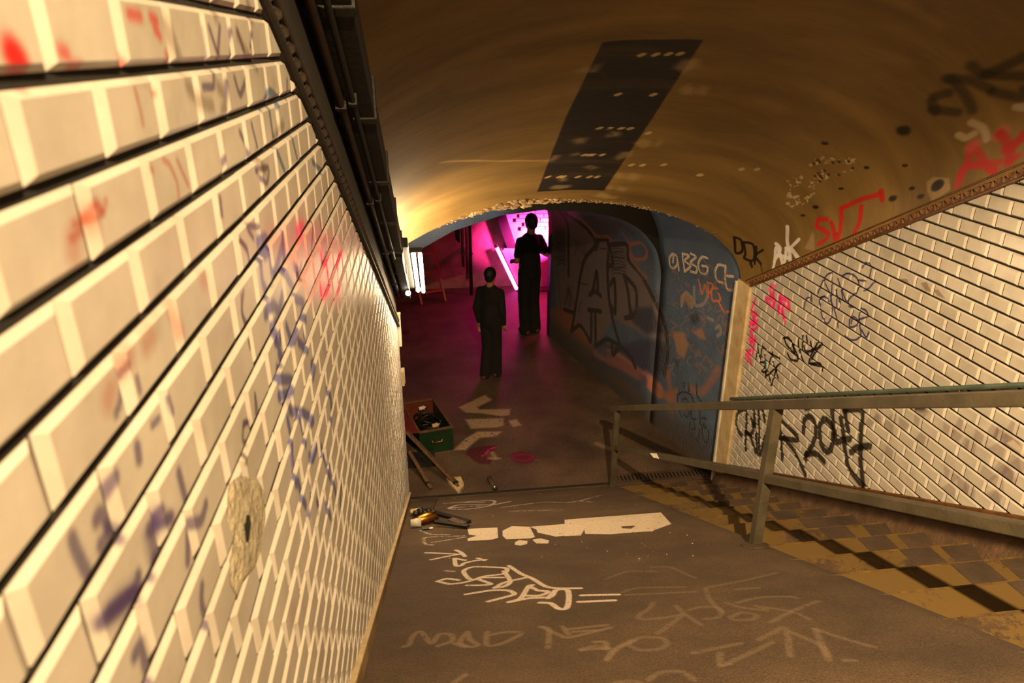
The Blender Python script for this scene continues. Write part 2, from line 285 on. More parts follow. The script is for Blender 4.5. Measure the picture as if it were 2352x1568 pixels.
for q in range(90):   # flaked plaster, two clusters
    a, b = ((rnd.uniform(180, 370), rnd.uniform(790, 1010)) if q % 2 else (rnd.uniform(350, 660), rnd.uniform(650, 850)))
    if q % 2 == 0 and abs((b-650)-(660-a)*.35) > 90: continue
    S(cV, v6, sV, ['%f,%f %f,%f' % (a, b, a+rnd.uniform(-18, 18), b+rnd.uniform(-14, 14))], rnd.uniform(.008, .026), (.72, .64, .47), .85, .3, .75)
    if q % 4 == 0: S(cV, v6, sV, ['%f,%f' % (a+12, b-8)], .02, (.12, .08, .04), .8, .5)
for a, b, r_ in ((1000, 465, .06), (925, 940, .04), (1060, 870, .025), (740, 720, .02), (445, 550, .025), (1010, 710, .02), (380, 1000, .03), (520, 1195, .03), (1120, 930, .03), (560, 870, .02), (290, 1060, .02)):
    S(cV, v6, sV, ['%d,%d %d,%d' % (a-8, b, a+8, b)], r_, (.06, .045, .02), .95, .7)
FI(cV, v6, sV, ['1160,830 1210,790 1320,800 1330,880 1200,970 1170,900', '300,1290 360,1170 370,1310'], (.62, .52, .38), .7, 4, .3)
S(cV, v6, sV, ['1240,850'], .07, (.07, .05, .03), .95, .4)
RE = (.72, .09, .05)
S(cV, v6, sV, ['460,1090 400,1090 390,1140 430,1160 470,1190 450,1230 400,1260', '490,1110 510,1180 520,1230 550,1180', '560,1010 560,1100 540,1220', '570,1010 700,950 840,910', '700,1000 690,1100 650,1190', '840,890 850,950'], .036, RE, .95, .4)
S(cV, v6, sV, ['1380,850 1430,740 1480,570', '1490,570 1560,660 1640,740', '1440,720 1540,700 1680,680', '1390,790 1440,710 1560,700 1650,750'], .038, (.66, .12, .10), .85, .8)
S(cV, v6, sV, ['1480,580 1500,560', '1680,490 1700,470'], .06, (.72, .36, .32), .7, 1)
S(cV, v6, sV, ['1680,480 1740,560 1750,690', '1720,590 1851,510', '1760,600 1851,480', '1740,660 1800,640'], .042, (.64, .11, .10), .85, .8)
WP = (.88, .86, .86)
S(cV, v6, sV, ['180,1140 180,1250 200,1380', '80,1430 100,1290 150,1410 170,1310', '100,1260 130,1300 90,1380', '200,1290 270,1390', '200,1290 260,1230', '170,1290 220,1310', '110,1340 190,1360'], .035, WP, .9, .5)
S(cV, v6, sV, ['1390,490 1440,510 1500,480', '1480,400 1560,440 1590,520', '1851,300 1800,290'], .035, (.7, .62, .5), .7, .9)
S(cV, v9, sV, ['120,620 300,630 460,700', '150,620 260,740 320,860', '0,860 200,880', '20,760 130,730', '310,520 420,580 723,440', '420,580 723,600', '480,720 700,760 723,700', '0,800 30,880'], .045, (.10, .075, .04), .7, .9)
S(cV, b2, sV, ['1790,330 1800,470 1860,460 1850,360 1790,330', '1870,380 1890,480 1880,520 1960,540 1960,400 1880,380', '1930,540 1950,600'], .028, BK, .95, .4)
S(cV, I, sV, ['1737,566 1733,606', '1752,574 1735,588 1748,606'], .026, BK, .95, .4)
S(cV, crop(1640, 600, 6.533), sV, ['540,0 530,50', '680,0 720,150', '290,0 330,60'], .02, (.25, .17, .08), .7, .8)
for q in range(60):
    y_ = rnd.uniform(2, 5.8); s0 = rnd.uniform(0, 3)
    cV.stroke([(s0, y_), (s0+rnd.uniform(.3, .9), y_+rnd.uniform(-.1, .1))], rnd.uniform(.03, .12), rnd.choice([(.34, .24, .12), (.72, .56, .32)]), .13, 1.4)

# --- blue mosaic wall
cB = Canvas('paint_blue', 5.8, 10.2, -4.2, -1.1, .005)
OR = (.72, .36, .10); GM = (.50, .40, .38)
FI(cB, b2, sB, ['120,120 250,110 420,190 530,300 550,380 640,340 830,390 850,530 1000,700 1130,1000 1150,1180 1180,1290 1000,1220 700,1060 560,1320 330,1200 200,1000'], (.45, .36, .34), .8, 10)
FI(cB, b2, sB, ['400,120 760,190 900,300 820,270 780,250 700,320 560,320 460,200'], (.2, .12, .06), .7, 8)
FI(cB, b2, sB, ['100,1000 250,950 360,1060 520,1280 560,1420 400,1350 200,1200'], (.55, .30, .12), .75, 14)
FI(cB, b2, sB, ['560,1300 760,1310 1000,1240 1190,1300 1160,1568 900,1568 700,1460 560,1400', '850,980 1050,960 1150,1180 1000,1200 880,1090'], (.10, .12, .28), .85, 14)
S(cB, b2, sB, ['560,1390 700,1410 820,1480 940,1568', '1000,1600 1100,1700'], .16, (.80, .50, .40), .75, .6)
S(cB, crop(1230, 700, 2.6), sB, ['560,300 640,360', '360,250 460,320 560,380 650,450', '330,330 500,410 620,470'], .1, (.12, .15, .42), .6, 1)
S(cB, crop(1400, 820, 3.267), sB, ['0,30 100,60 210,130', '0,160 80,190 200,300'], .12, (.62, .34, .28), .7, .8)
BB = (.03, .02, .02)
S(cB, b2, sB, ['220,105 280,180 300,300 300,500 300,680', '260,110 400,200 500,300 545,400 450,520 410,660 380,850 340,1100 325,1180', '325,1180 400,1125 460,1200 500,1270 505,1000', '480,985 590,1000', '540,1000 545,1310', '550,1310 650,1250 760,1310',
               '690,1280 700,1390 760,1310', '760,1310 850,1390 900,1500', '560,350 650,350 660,400 820,395 835,530 950,660 1050,850 1130,1020 1180,1180 1195,1400 1165,1568', '500,850 520,800 555,640 565,830', '490,850 540,820 590,860', '655,360 650,600 660,850 700,1080 760,1300',
               '660,390 700,570 650,590', '680,760 715,720 720,1010 690,960', '800,680 835,820 860,1050', '800,680 900,790 915,960 880,1040 810,1060', '260,980 350,1015', '570,360 545,440'], .05, BB, .97, .3)
S(cB, b2, sB, ['130,250 190,540 230,980', '100,430 160,830', '350,500 380,420', '190,280 260,290', '190,380 260,390', '190,450 270,460', '180,520 260,540', '310,960 330,760', '270,940 310,800', '580,430 640,440', '690,470 790,460', '700,620 800,600', '690,510 800,520', '400,560 440,600', '390,1000 420,900', '380,740 470,760'], .018, (.12, .08, .08), .7, .6)
for q in range(16):
    yb = 250+q*22; S(cB, b2, sB, ['%d,%d %d,%d %d,%d' % (175+q*2, yb, 215+q*2, yb-12, 262+q, yb+4)], .014, (.10, .07, .07), .75, .6)
for q in range(9):
    S(cB, b2, sB, ['%d,%d %d,%d' % (300, 760+q*4, 250+q*14, 960-abs(q-4)*8), '%d,%d %d,%d' % (340+q*16, 330+q*10, 370+q*10, 420+q*9), '%d,%d %d,%d %d,%d' % (690, 440+q*28, 740, 430+q*28, 800+q*3, 446+q*28)], .012, (.11, .08, .08), .65, .6)
S(cB, b2, sB, ['300,120 430,190 530,290 560,320', '780,290 850,400 860,530 1000,700', '860,400 940,380 1000,440 990,520 900,530 860,480', '530,310 560,330 650,330 680,350'], .035, (.65, .36, .16), .75, .6)
W1 = (.88, .80, .70)
S(cB, b2, sB, ['1240,480 1210,520 1215,590 1250,610 1280,570 1275,500 1240,480', '1245,500 1240,560', '1290,560 1295,630', '1325,480 1345,640', '1325,480 1385,500 1345,545 1400,590 1345,640', '1400,480 1450,510 1400,560 1455,600 1450,650 1400,640', '1550,520 1500,510 1470,570 1490,650 1545,660 1550,600 1505,590',
               '1700,590 1650,580 1620,640 1640,720 1700,745', '1715,590 1725,790 1795,805', '1725,680 1785,685'], .022, W1, .92, .4)
S(cB, b2, sB, ['1470,710 1500,840 1530,760 1560,880 1555,740', '1560,740 1600,760 1575,830', '1640,790 1590,800 1600,900 1670,895 1650,840', '1650,900 1700,1000 1750,1000'], .020, (.85, .42, .12), .9, .5)
S(cB, b2, sB, ['380,1330 400,1400', '340,1345 410,1340', '470,1400 405,1400 410,1450 470,1460 450,1430', '480,1470 550,1480', '550,1500 570,1568'], .03, (.6, .6, .58), .7, .5)
for q in range(70):     # washed-out old scribbles
    a = rnd.uniform(1130, 1780); b = rnd.uniform(680, 1568); c_ = rnd.choice([(.55, .45, .42), (.6, .42, .25), (.35, .35, .42), (.5, .45, .48)])
    p = [(a, b)]
    for k in range(rnd.randint(2, 5)): p.append((p[-1][0]+rnd.uniform(-50, 50), p[-1][1]+rnd.uniform(-60, 60)))
    S(cB, b2, sB, [' '.join('%f,%f' % t for t in p)], rnd.uniform(.012, .025), c_, .4, .8)
for q in range(30):
    a = rnd.uniform(880, 1130); b = rnd.uniform(560, 1000)
    S(cB, b2, sB, ['%f,%f %f,%f %f,%f' % (a, b, a+rnd.uniform(-40, 40), b+rnd.uniform(-50, 50), a+rnd.uniform(-40, 40), b+rnd.uniform(-50, 50))], .014, (.45, .38, .4), .45, .8)
FI(cB, b2, sB, ['1240,1180 1340,1190 1380,1300 1340,1420 1280,1380', '1420,1180 1500,1150 1540,1250 1480,1240', '1310,860 1360,820 1410,880 1400,980 1350,900 1320,960'], (.72, .50, .28), .6, 8)
FI(cB, b2, sB, ['1390,1040 1460,1010 1490,1080 1450,1120 1410,1100', '1240,1420 1300,1440 1290,1520'], (.06, .06, .12), .7, 8)
S(cB, b2, sB, ['1320,950 1320,880 1360,830 1410,880 1415,960', '1430,780 1440,940 1520,930 1550,860', '1560,1060 1600,1080', '1630,1150 1660,1130 1670,1190 1640,1220'], .03, (.62, .56, .54), .65, .7)
S(cB, crop(1400, 820, 3.267), sB, ['380,260 500,320', '440,120 460,260', '820,90 700,260 600,230'], .07, (.65, .38, .18), .5, 1, .3)
S(cB, crop(1380, 880, 6.03), sB, ['1150,0 1160,60', '1220,0 1230,130', '1330,0 1340,180 1400,260', '1070,250 1070,160 1150,120 1250,160 1300,270', '1140,230 1180,210 1230,290', '1090,380 1120,460', '1160,430 1200,470 1250,380 1260,480 1320,500', '1380,380 1380,560 1460,620 1440,560 1400,640 1430,780 1470,820 1500,740 1500,650', '1410,480 1460,490',
               '1250,540 1240,620 1310,630 1290,500', '1230,640 1270,740 1340,780', '1290,680 1260,800', '1340,780 1390,900', '1370,640 1350,760'], .02, (.05, .04, .04), .9, .4)
S(cB, crop(1380, 880, 6.03), sB, ['820,130 950,200 1050,100', '950,240 1010,320', '880,520 1000,720 1250,850', '980,400 1000,510', '1300,960 1500,1060'], .06, (.62, .36, .17), .6, 1)
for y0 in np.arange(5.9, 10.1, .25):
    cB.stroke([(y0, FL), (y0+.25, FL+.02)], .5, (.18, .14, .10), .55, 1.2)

# ---------------------------------------------------------------- materials
def new_mat(name):
    m = bpy.data.materials.new(name); m.use_nodes = True
    return m, m.node_tree.nodes, m.node_tree.links, m.node_tree.nodes['Principled BSDF']
def ramp_node(n, l, src, stops):
    r = n.new('ShaderNodeValToRGB'); e = r.color_ramp.elements
    e[0].position, e[0].color = stops[0][0], (*stops[0][1], 1); e[1].position, e[1].color = stops[-1][0], (*stops[-1][1], 1)
    for p, c in stops[1:-1]:
        q = e.new(p); q.color = (*c, 1)
    l.new(src, r.inputs[0]); return r.outputs[0]
def noise_node(n, l, vec, scale, detail=4, rough=.6, dist=0):
    t = n.new('ShaderNodeTexNoise'); t.inputs['Scale'].default_value = scale; t.inputs['Detail'].default_value = detail
    t.inputs['Roughness'].default_value = rough; t.inputs['Distortion'].default_value = dist
    if vec is not None: l.new(vec, t.inputs['Vector'])
    return t.outputs[0]
def mapping(n, l, src, scale):
    m = n.new('ShaderNodeMapping'); m.inputs['Scale'].default_value = scale; l.new(src, m.inputs['Vector']); return m.outputs[0]
def mixc(n, l, fac, a, b, mode='MIX'):
    m = n.new('ShaderNodeMix'); m.data_type = 'RGBA'; m.blend_type = mode
    for s_, v_ in ((0, fac), (6, a), (7, b)):
        if hasattr(v_, 'links') or hasattr(v_, 'is_linked'): l.new(v_, m.inputs[s_])
        else: m.inputs[s_].default_value = v_ if s_ == 0 else (*v_, 1)
    return m.outputs[2]
def srgb(c): return tuple(((x+.055)/1.055)**2.4 if x > .04 else x/12.92 for x in c)
def basic(name, c1_, c2_, scale=6, rough=.7, metal=0, bump=.15, bscale=40, stretch=(1, 1, 1), canvas=None, axes=None, uv=False, spec=.5, brick=None, coord='world', grain=0):
    m, n, l, b = new_mat(name)
    if coord == 'world':
        g = n.new('ShaderNodeNewGeometry'); pos = g.outputs['Position']
    else:
        g = n.new('ShaderNodeTexCoord'); pos = g.outputs['Object']
    v = mapping(n, l, pos, stretch)
    f = noise_node(n, l, v, scale, 6)
    col = ramp_node(n, l, f, [(.32, srgb(c1_)), (.68, srgb(c2_))])
    hsrc = noise_node(n, l, v, bscale, 5)
    if grain:
        gg = ramp_node(n, l, noise_node(n, l, pos, grain*.8, 4, .8), [(.33, (.35, .33, .31)), (.67, (1.6, 1.6, 1.6))])
        col = mixc(n, l, 1.0, col, gg, 'MULTIPLY')
    if brick:   # fine mosaic: (size, joint colour)
        cb = n.new('ShaderNodeTexCoord')
        bt = n.new('ShaderNodeTexBrick'); bt.offset = 0; bt.inputs['Scale'].default_value = 1; bt.inputs['Brick Width'].default_value = brick[0]; bt.inputs['Row Height'].default_value = brick[0]
        bt.inputs['Mortar Size'].default_value = brick[0]*.09; bt.inputs['Mortar Smooth'].default_value = .1
        l.new(cb.outputs['UV'], bt.inputs['Vector']); fac = bt.outputs['Fac']
    if canvas:
        im, (a0, a1, b0, b1) = canvas
        t = n.new('ShaderNodeTexImage'); t.image = im; t.extension = 'CLIP'
        if uv:
            tc = n.new('ShaderNodeTexCoord'); l.new(tc.outputs['UV'], t.inputs[0])
        else:
            sp = n.new('ShaderNodeSeparateXYZ'); l.new(pos, sp.inputs[0]); cb = n.new('ShaderNodeCombineXYZ')
            for k, (ax, lo, hi) in enumerate(((axes[0], a0, a1), (axes[1], b0, b1))):
                mr = n.new('ShaderNodeMapRange'); mr.clamp = False; mr.inputs[1].default_value = lo; mr.inputs[2].default_value = hi
                l.new(sp.outputs[ax], mr.inputs[0]); l.new(mr.outputs[0], cb.inputs[k])
            l.new(cb.outputs[0], t.inputs[0])
        al = t.outputs[1]
        if grain:
            gr = ramp_node(n, l, noise_node(n, l, pos, grain, 3, .7), [(.36, (.25, .25, .25)), (.50, (1, 1, 1))])
            mm = n.new('ShaderNodeMath'); mm.operation = 'MULTIPLY'; l.new(al, mm.inputs[0]); l.new(gr, mm.inputs[1]); al = mm.outputs[0]
        col = mixc(n, l, al, col, t.outputs[0])
    if brick:
        col = mixc(n, l, fac, col, srgb(brick[1]))
    l.new(col, b.inputs['Base Color'])
    b.inputs['Roughness'].default_value = rough; b.inputs['Metallic'].default_value = metal
    b.inputs['Specular IOR Level'].default_value = spec
    bp = n.new('ShaderNodeBump'); bp.inputs['Strength'].default_value = bump; bp.inputs['Distance'].default_value = .02
    l.new(hsrc, bp.inputs['Height']); l.new(bp.outputs[0], b.inputs['Normal'])
    return m
def cv(c): return (c.image(), (c.a0, c.a1, c.b0, c.b1))
def tile_mat(name, c1_, c2_, canvas, rough):
    m = basic(name, c1_, c2_, scale=5, rough=rough, bump=.04, bscale=22, canvas=canvas, axes=(1, 2), spec=.6)
    return m
M_tileR = tile_mat('glazed_tile_right', (.66, .635, .60), (.76, .735, .70), cv(cR), .22)
M_tileL = tile_mat('glazed_tile_left', (.66, .635, .60), (.76, .735, .70), cv(cL), .42)
M_grout = basic('grout', (.03, .025, .02), (.07, .055, .04), 30, .95)
M_vault = basic('ochre_vault', (.40, .31, .155), (.54, .43, .23), 1.6, .55, bump=.25, bscale=9, stretch=(.5, 2.2, .5), canvas=cv(cV), uv=True, spec=.4)
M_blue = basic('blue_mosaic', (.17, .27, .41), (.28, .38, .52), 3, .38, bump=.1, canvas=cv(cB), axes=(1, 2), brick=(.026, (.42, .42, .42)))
def arch_mat():
    m = basic('arch_face_mosaic', (.15, .31, .56), (.23, .41, .68), 4, .4)
    n, l = m.node_tree.nodes, m.node_tree.links; b = n['Principled BSDF']
    src = b.inputs['Base Color'].links[0].from_socket
    g = n.new('ShaderNodeNewGeometry'); sp = n.new('ShaderNodeSeparateXYZ'); l.new(g.outputs['Position'], sp.inputs[0])
    cb = n.new('ShaderNodeCombineXYZ'); l.new(sp.outputs[0], cb.inputs[0]); l.new(sp.outputs[2], cb.inputs[1])
    bt = n.new('ShaderNodeTexBrick'); bt.offset = 0; bt.inputs['Scale'].default_value = 1; bt.inputs['Brick Width'].default_value = .026; bt.inputs['Row Height'].default_value = .026
    bt.inputs['Mortar Size'].default_value = .0024; l.new(cb.outputs[0], bt.inputs['Vector'])
    c1_ = mixc(n, l, bt.outputs['Fac'], src, srgb((.42, .42, .42)))
    # shade on the right hand part of the arch face, put into the colour
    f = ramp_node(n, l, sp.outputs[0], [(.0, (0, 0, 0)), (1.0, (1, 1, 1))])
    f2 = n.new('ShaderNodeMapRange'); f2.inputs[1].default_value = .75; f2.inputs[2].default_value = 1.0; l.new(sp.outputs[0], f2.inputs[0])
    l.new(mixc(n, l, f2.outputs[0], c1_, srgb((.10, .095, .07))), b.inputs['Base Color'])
    return m
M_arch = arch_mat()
M_ramp = basic('ramp_asphalt', (.27, .21, .15), (.38, .30, .215), 2.2, .85, bump=.6, bscale=160, canvas=cv(cP), axes=(0, 1), grain=170)
M_floor = basic('landing_concrete', (.24, .19, .15), (.37, .30, .24), 1.7, .6, bump=.4, bscale=60, canvas=cv(cF), axes=(0, 1), grain=90)
M_step = basic('step_concrete', (.20, .15, .11), (.29, .225, .165), 5, .85, bump=.4, bscale=90)
M_frieze = basic('brown_glazed_frieze', (.28, .17, .07), (.42, .27, .12), 18, .3, bump=.15)
M_darkfrieze = basic('dark_brown_frieze', (.08, .05, .025), (.14, .09, .045), 18, .7)  # darker brown for the left frieze
M_stud = basic('frieze_relief', (.33, .22, .13), (.55, .40, .27), 30, .35, bump=.1)
M_plaster = basic('stained_plaster', (.42, .33, .20), (.62, .50, .33), 5, .85, bump=.4)
M_plasterdark = basic('dark_plaster', (.08, .055, .03), (.15, .105, .06), 4, .9, bump=.4)
M_cream = basic('cream_corner_paint', (.66, .57, .42), (.80, .72, .56), 8, .6, bump=.25)
M_pinkplaster = basic('mortar_plinth', (.27, .20, .14), (.40, .30, .21), 9, .9, bump=.6)
M_rubble = basic('broken_plaster', (.45, .36, .25), (.78, .66, .50), 14, .95, bump=.8, bscale=30)
M_mortar = basic('pale_mortar', (.56, .52, .44), (.76, .72, .62), 30, .95, bump=1.0, bscale=60)
M_rail = basic('grey_green_rail_paint', (.24, .22, .17), (.33, .30, .24), 7, .45, bump=.12, bscale=60)
M_pipe = basic('green_handrail_paint', (.25, .33, .30), (.36, .42, .38), 7, .4, bump=.1)
M_black = basic('black_metal', (.03, .03, .025), (.07, .06, .05), 10, .5)
M_tray = basic('dark_metal', (.02, .018, .015), (.045, .04, .035), 10, .7)  # near black metal of the tray
M_copper = basic('rusty_pipe', (.09, .045, .02), (.16, .08, .035), 12, .55)
M_white = basic('white_enamel', (.70, .68, .62), (.82, .80, .74), 8, .4)
M_beige = basic('beige_board', (.60, .52, .40), (.75, .66, .52), 8, .7)
M_green = basic('green_tool_box', (.03, .13, .05), (.05, .20, .08), 9, .45)
M_orange = basic('orange_primer', (.28, .09, .03), (.40, .14, .05), 9, .6)
M_wood = basic('dirty_wood', (.25, .17, .10), (.42, .30, .19), 12, .75, stretch=(4, 1, 4))
M_dark = basic('dark_room_plaster', (.42, .34, .26), (.62, .52, .42), 2.5, .8, bump=.4, bscale=15)
M_grime = basic('dark_grime', (.05, .04, .03), (.10, .08, .06), 8, .9)
M_steel = basic('bare_steel', (.5, .48, .44), (.7, .66, .6), 20, .3, 1)
M_brass = basic('brass', (.65, .45, .18), (.8, .58, .26), 20, .3, 1)
M_skin = basic('skin', (.55, .38, .30), (.65, .46, .36), 10, .6, bump=.05, coord='obj')
M_hair = basic('dark_hair', (.03, .025, .02), (.06, .05, .04), 40, .6, stretch=(1, 1, 6), coord='obj')
M_shirt = basic('black_cotton', (.015, .013, .013), (.03, .028, .028), 20, .9, coord='obj')
M_trouser = basic('black_trousers', (.012, .012, .013), (.025, .025, .028), 20, .9, coord='obj')
M_shoe = basic('brown_leather', (.22, .14, .07), (.34, .22, .12), 20, .6, coord='obj')
M_ladder = basic('red_lit_ladder', (.6, .2, .15), (.7, .3, .22), 20, .5)  # red of the room's light put into the ladder colour
M_glint = basic('white_glint', (.92, .90, .86), (.97, .95, .92), 20, .5)  # white of the light spot drawn on the rail

def emit(name, col, strength):
    m = bpy.data.materials.new(name); m.use_nodes = True; n = m.node_tree.nodes; l = m.node_tree.links; n.clear()
    e = n.new('ShaderNodeEmission'); e.inputs[0].default_value = (*col, 1); e.inputs[1].default_value = strength
    o = n.new('ShaderNodeOutputMaterial'); l.new(e.outputs[0], o.inputs[0]); return m
M_tube = emit('fluorescent_glow', (1.0, .72, .40), 135)
M_bulb = emit('bulb_glow', (1.0, .85, .65), 25)
M_mtube = emit('magenta_tube_glow', (1.0, .08, .55), 13)
# yellow step paint, worn through to the concrete
def step_paint():
    m, n, l, b = new_mat('worn_yellow_step_paint')
    g = n.new('ShaderNodeNewGeometry'); pos = g.outputs['Position']
    f1 = noise_node(n, l, pos, 2.3, 3); f2 = noise_node(n, l, pos, 42, 8, .85)
    ma = n.new('ShaderNodeMath'); ma.operation = 'MULTIPLY_ADD'; ma.inputs[1].default_value = .9; l.new(f1, ma.inputs[0]); l.new(f2, ma.inputs[2])
    oi = n.new('ShaderNodeObjectInfo'); m2 = n.new('ShaderNodeMath'); m2.operation = 'MULTIPLY_ADD'; m2.inputs[1].default_value = .26; l.new(oi.outputs['Random'], m2.inputs[0]); l.new(ma.outputs[0], m2.inputs[2])
    fac = ramp_node(n, l, m2.outputs[0], [(.98, (0, 0, 0)), (1.28, (1, 1, 1))])
    base = ramp_node(n, l, noise_node(n, l, pos, 9, 4), [(.3, srgb((.20, .145, .10))), (.7, srgb((.30, .225, .155)))])
    col = mixc(n, l, fac, base, srgb((.37, .285, .115)))
    l.new(col, b.inputs['Base Color']); b.inputs['Roughness'].default_value = .8
    bp = n.new('ShaderNodeBump'); bp.inputs['Strength'].default_value = .4; bp.inputs['Distance'].default_value = .01; l.new(f2, bp.inputs['Height']); l.new(bp.outputs[0], b.inputs['Normal'])
    return m
M_yellow = step_paint()
M_nosing = basic('yellow_nosing', (.27, .20, .09), (.44, .33, .14), 14, .7)

# ---------------------------------------------------------------- mesh helpers
def link(name, me, mat=None, parent=None):
    if mat is not None:
        me.materials.clear()
        for q in (mat if isinstance(mat, (list, tuple)) else [mat]): me.materials.append(q)
    o = bpy.data.objects.new(name, me); C.objects.link(o)
    if parent is not None: o.parent = parent
    return o
def obj(name, bm, mat, parent=None, smooth=False):
    me = bpy.data.meshes.new(name); bmesh.ops.recalc_face_normals(bm, faces=bm.faces); bm.to_mesh(me); bm.free()
    if smooth:
        for p in me.polygons: p.use_smooth = True
    return link(name, me, mat, parent)
def empty(name, loc, label, cat, group=None, rz=0):
    o = bpy.data.objects.new(name, None); C.objects.link(o); o.location = loc; o.rotation_euler.z = rz; o.empty_display_size = .1
    return tag(o, label, cat, group)
def tag(o, label, cat, group=None):
    o['label'] = label; o['category'] = cat
    if group: o['group'] = group
    return o
def struct(o, label=None):
    o['kind'] = 'structure'
    if label: o['label'] = label; o['category'] = 'structure'
    return o
def hexa(bm, v8):
    v = [bm.verts.new(p) for p in v8]
    for f in ((0, 1, 2, 3), (7, 6, 5, 4), (0, 4, 5, 1), (1, 5, 6, 2), (2, 6, 7, 3), (3, 7, 4, 0)): bm.faces.new([v[i] for i in f])
    return v
def box(bm, x0, x1, y0, y1, z0, z1, bevel=0):
    v = hexa(bm, [(x0, y0, z0), (x1, y0, z0), (x1, y1, z0), (x0, y1, z0), (x0, y0, z1), (x1, y0, z1), (x1, y1, z1), (x0, y1, z1)])
    if bevel:
        es = list({e for q in v for e in q.link_edges}); bmesh.ops.bevel(bm, geom=es, offset=bevel, segments=2, affect='EDGES', profile=.6)
def sbox(bm, x0, x1, ya, yb, c0, c1, bevel=0, offs=0):
    """box that follows the slope of the stairs: z = c - SL*y"""
    P = []
    for c in (c0, c1):
        for (x, y) in ((x0, ya), (x1, ya), (x1, yb), (x0, yb)): P.append((x, y, c-SL*y+offs))
    v = hexa(bm, P)
    if bevel:
        es = list({e for q in v for e in q.link_edges}); bmesh.ops.bevel(bm, geom=es, offset=bevel, segments=2, affect='EDGES', profile=.6)
def tube(bm, pts, r, seg=10, caps=True, radii=None):
    pts = [Vector(p) for p in pts]; rings = []
    for i, p in enumerate(pts):
        d = (pts[min(i+1, len(pts)-1)]-pts[max(i-1, 0)]).normalized()
        a = d.cross(Vector((0, 0, 1)));
        if a.length < .05: a = d.cross(Vector((1, 0, 0)))
        a.normalize(); b = d.cross(a); rr = radii[i] if radii else r
        rings.append([bm.verts.new(p+a*rr*math.cos(t)+b*rr*math.sin(t)) for t in [2*math.pi*k/seg for k in range(seg)]])
    for A, B in zip(rings[:-1], rings[1:]):
        for k in range(seg): bm.faces.new((A[k], A[(k+1) % seg], B[(k+1) % seg], B[k]))
    if caps: bm.faces.new(rings[0]); bm.faces.new(rings[-1][::-1])
def bar(bm, p, q, w_, h_, up=(0, 0, 1)):
    p, q = Vector(p), Vector(q); d = (q-p).normalized(); s_ = d.cross(Vector(up)).normalized()*w_/2; u_ = s_.cross(d).normalized()*h_/2
    hexa(bm, [p-s_-u_, p+s_-u_, q+s_-u_, q-s_-u_, p-s_+u_, p+s_+u_, q+s_+u_, q-s_+u_])
NB = bmesh.new

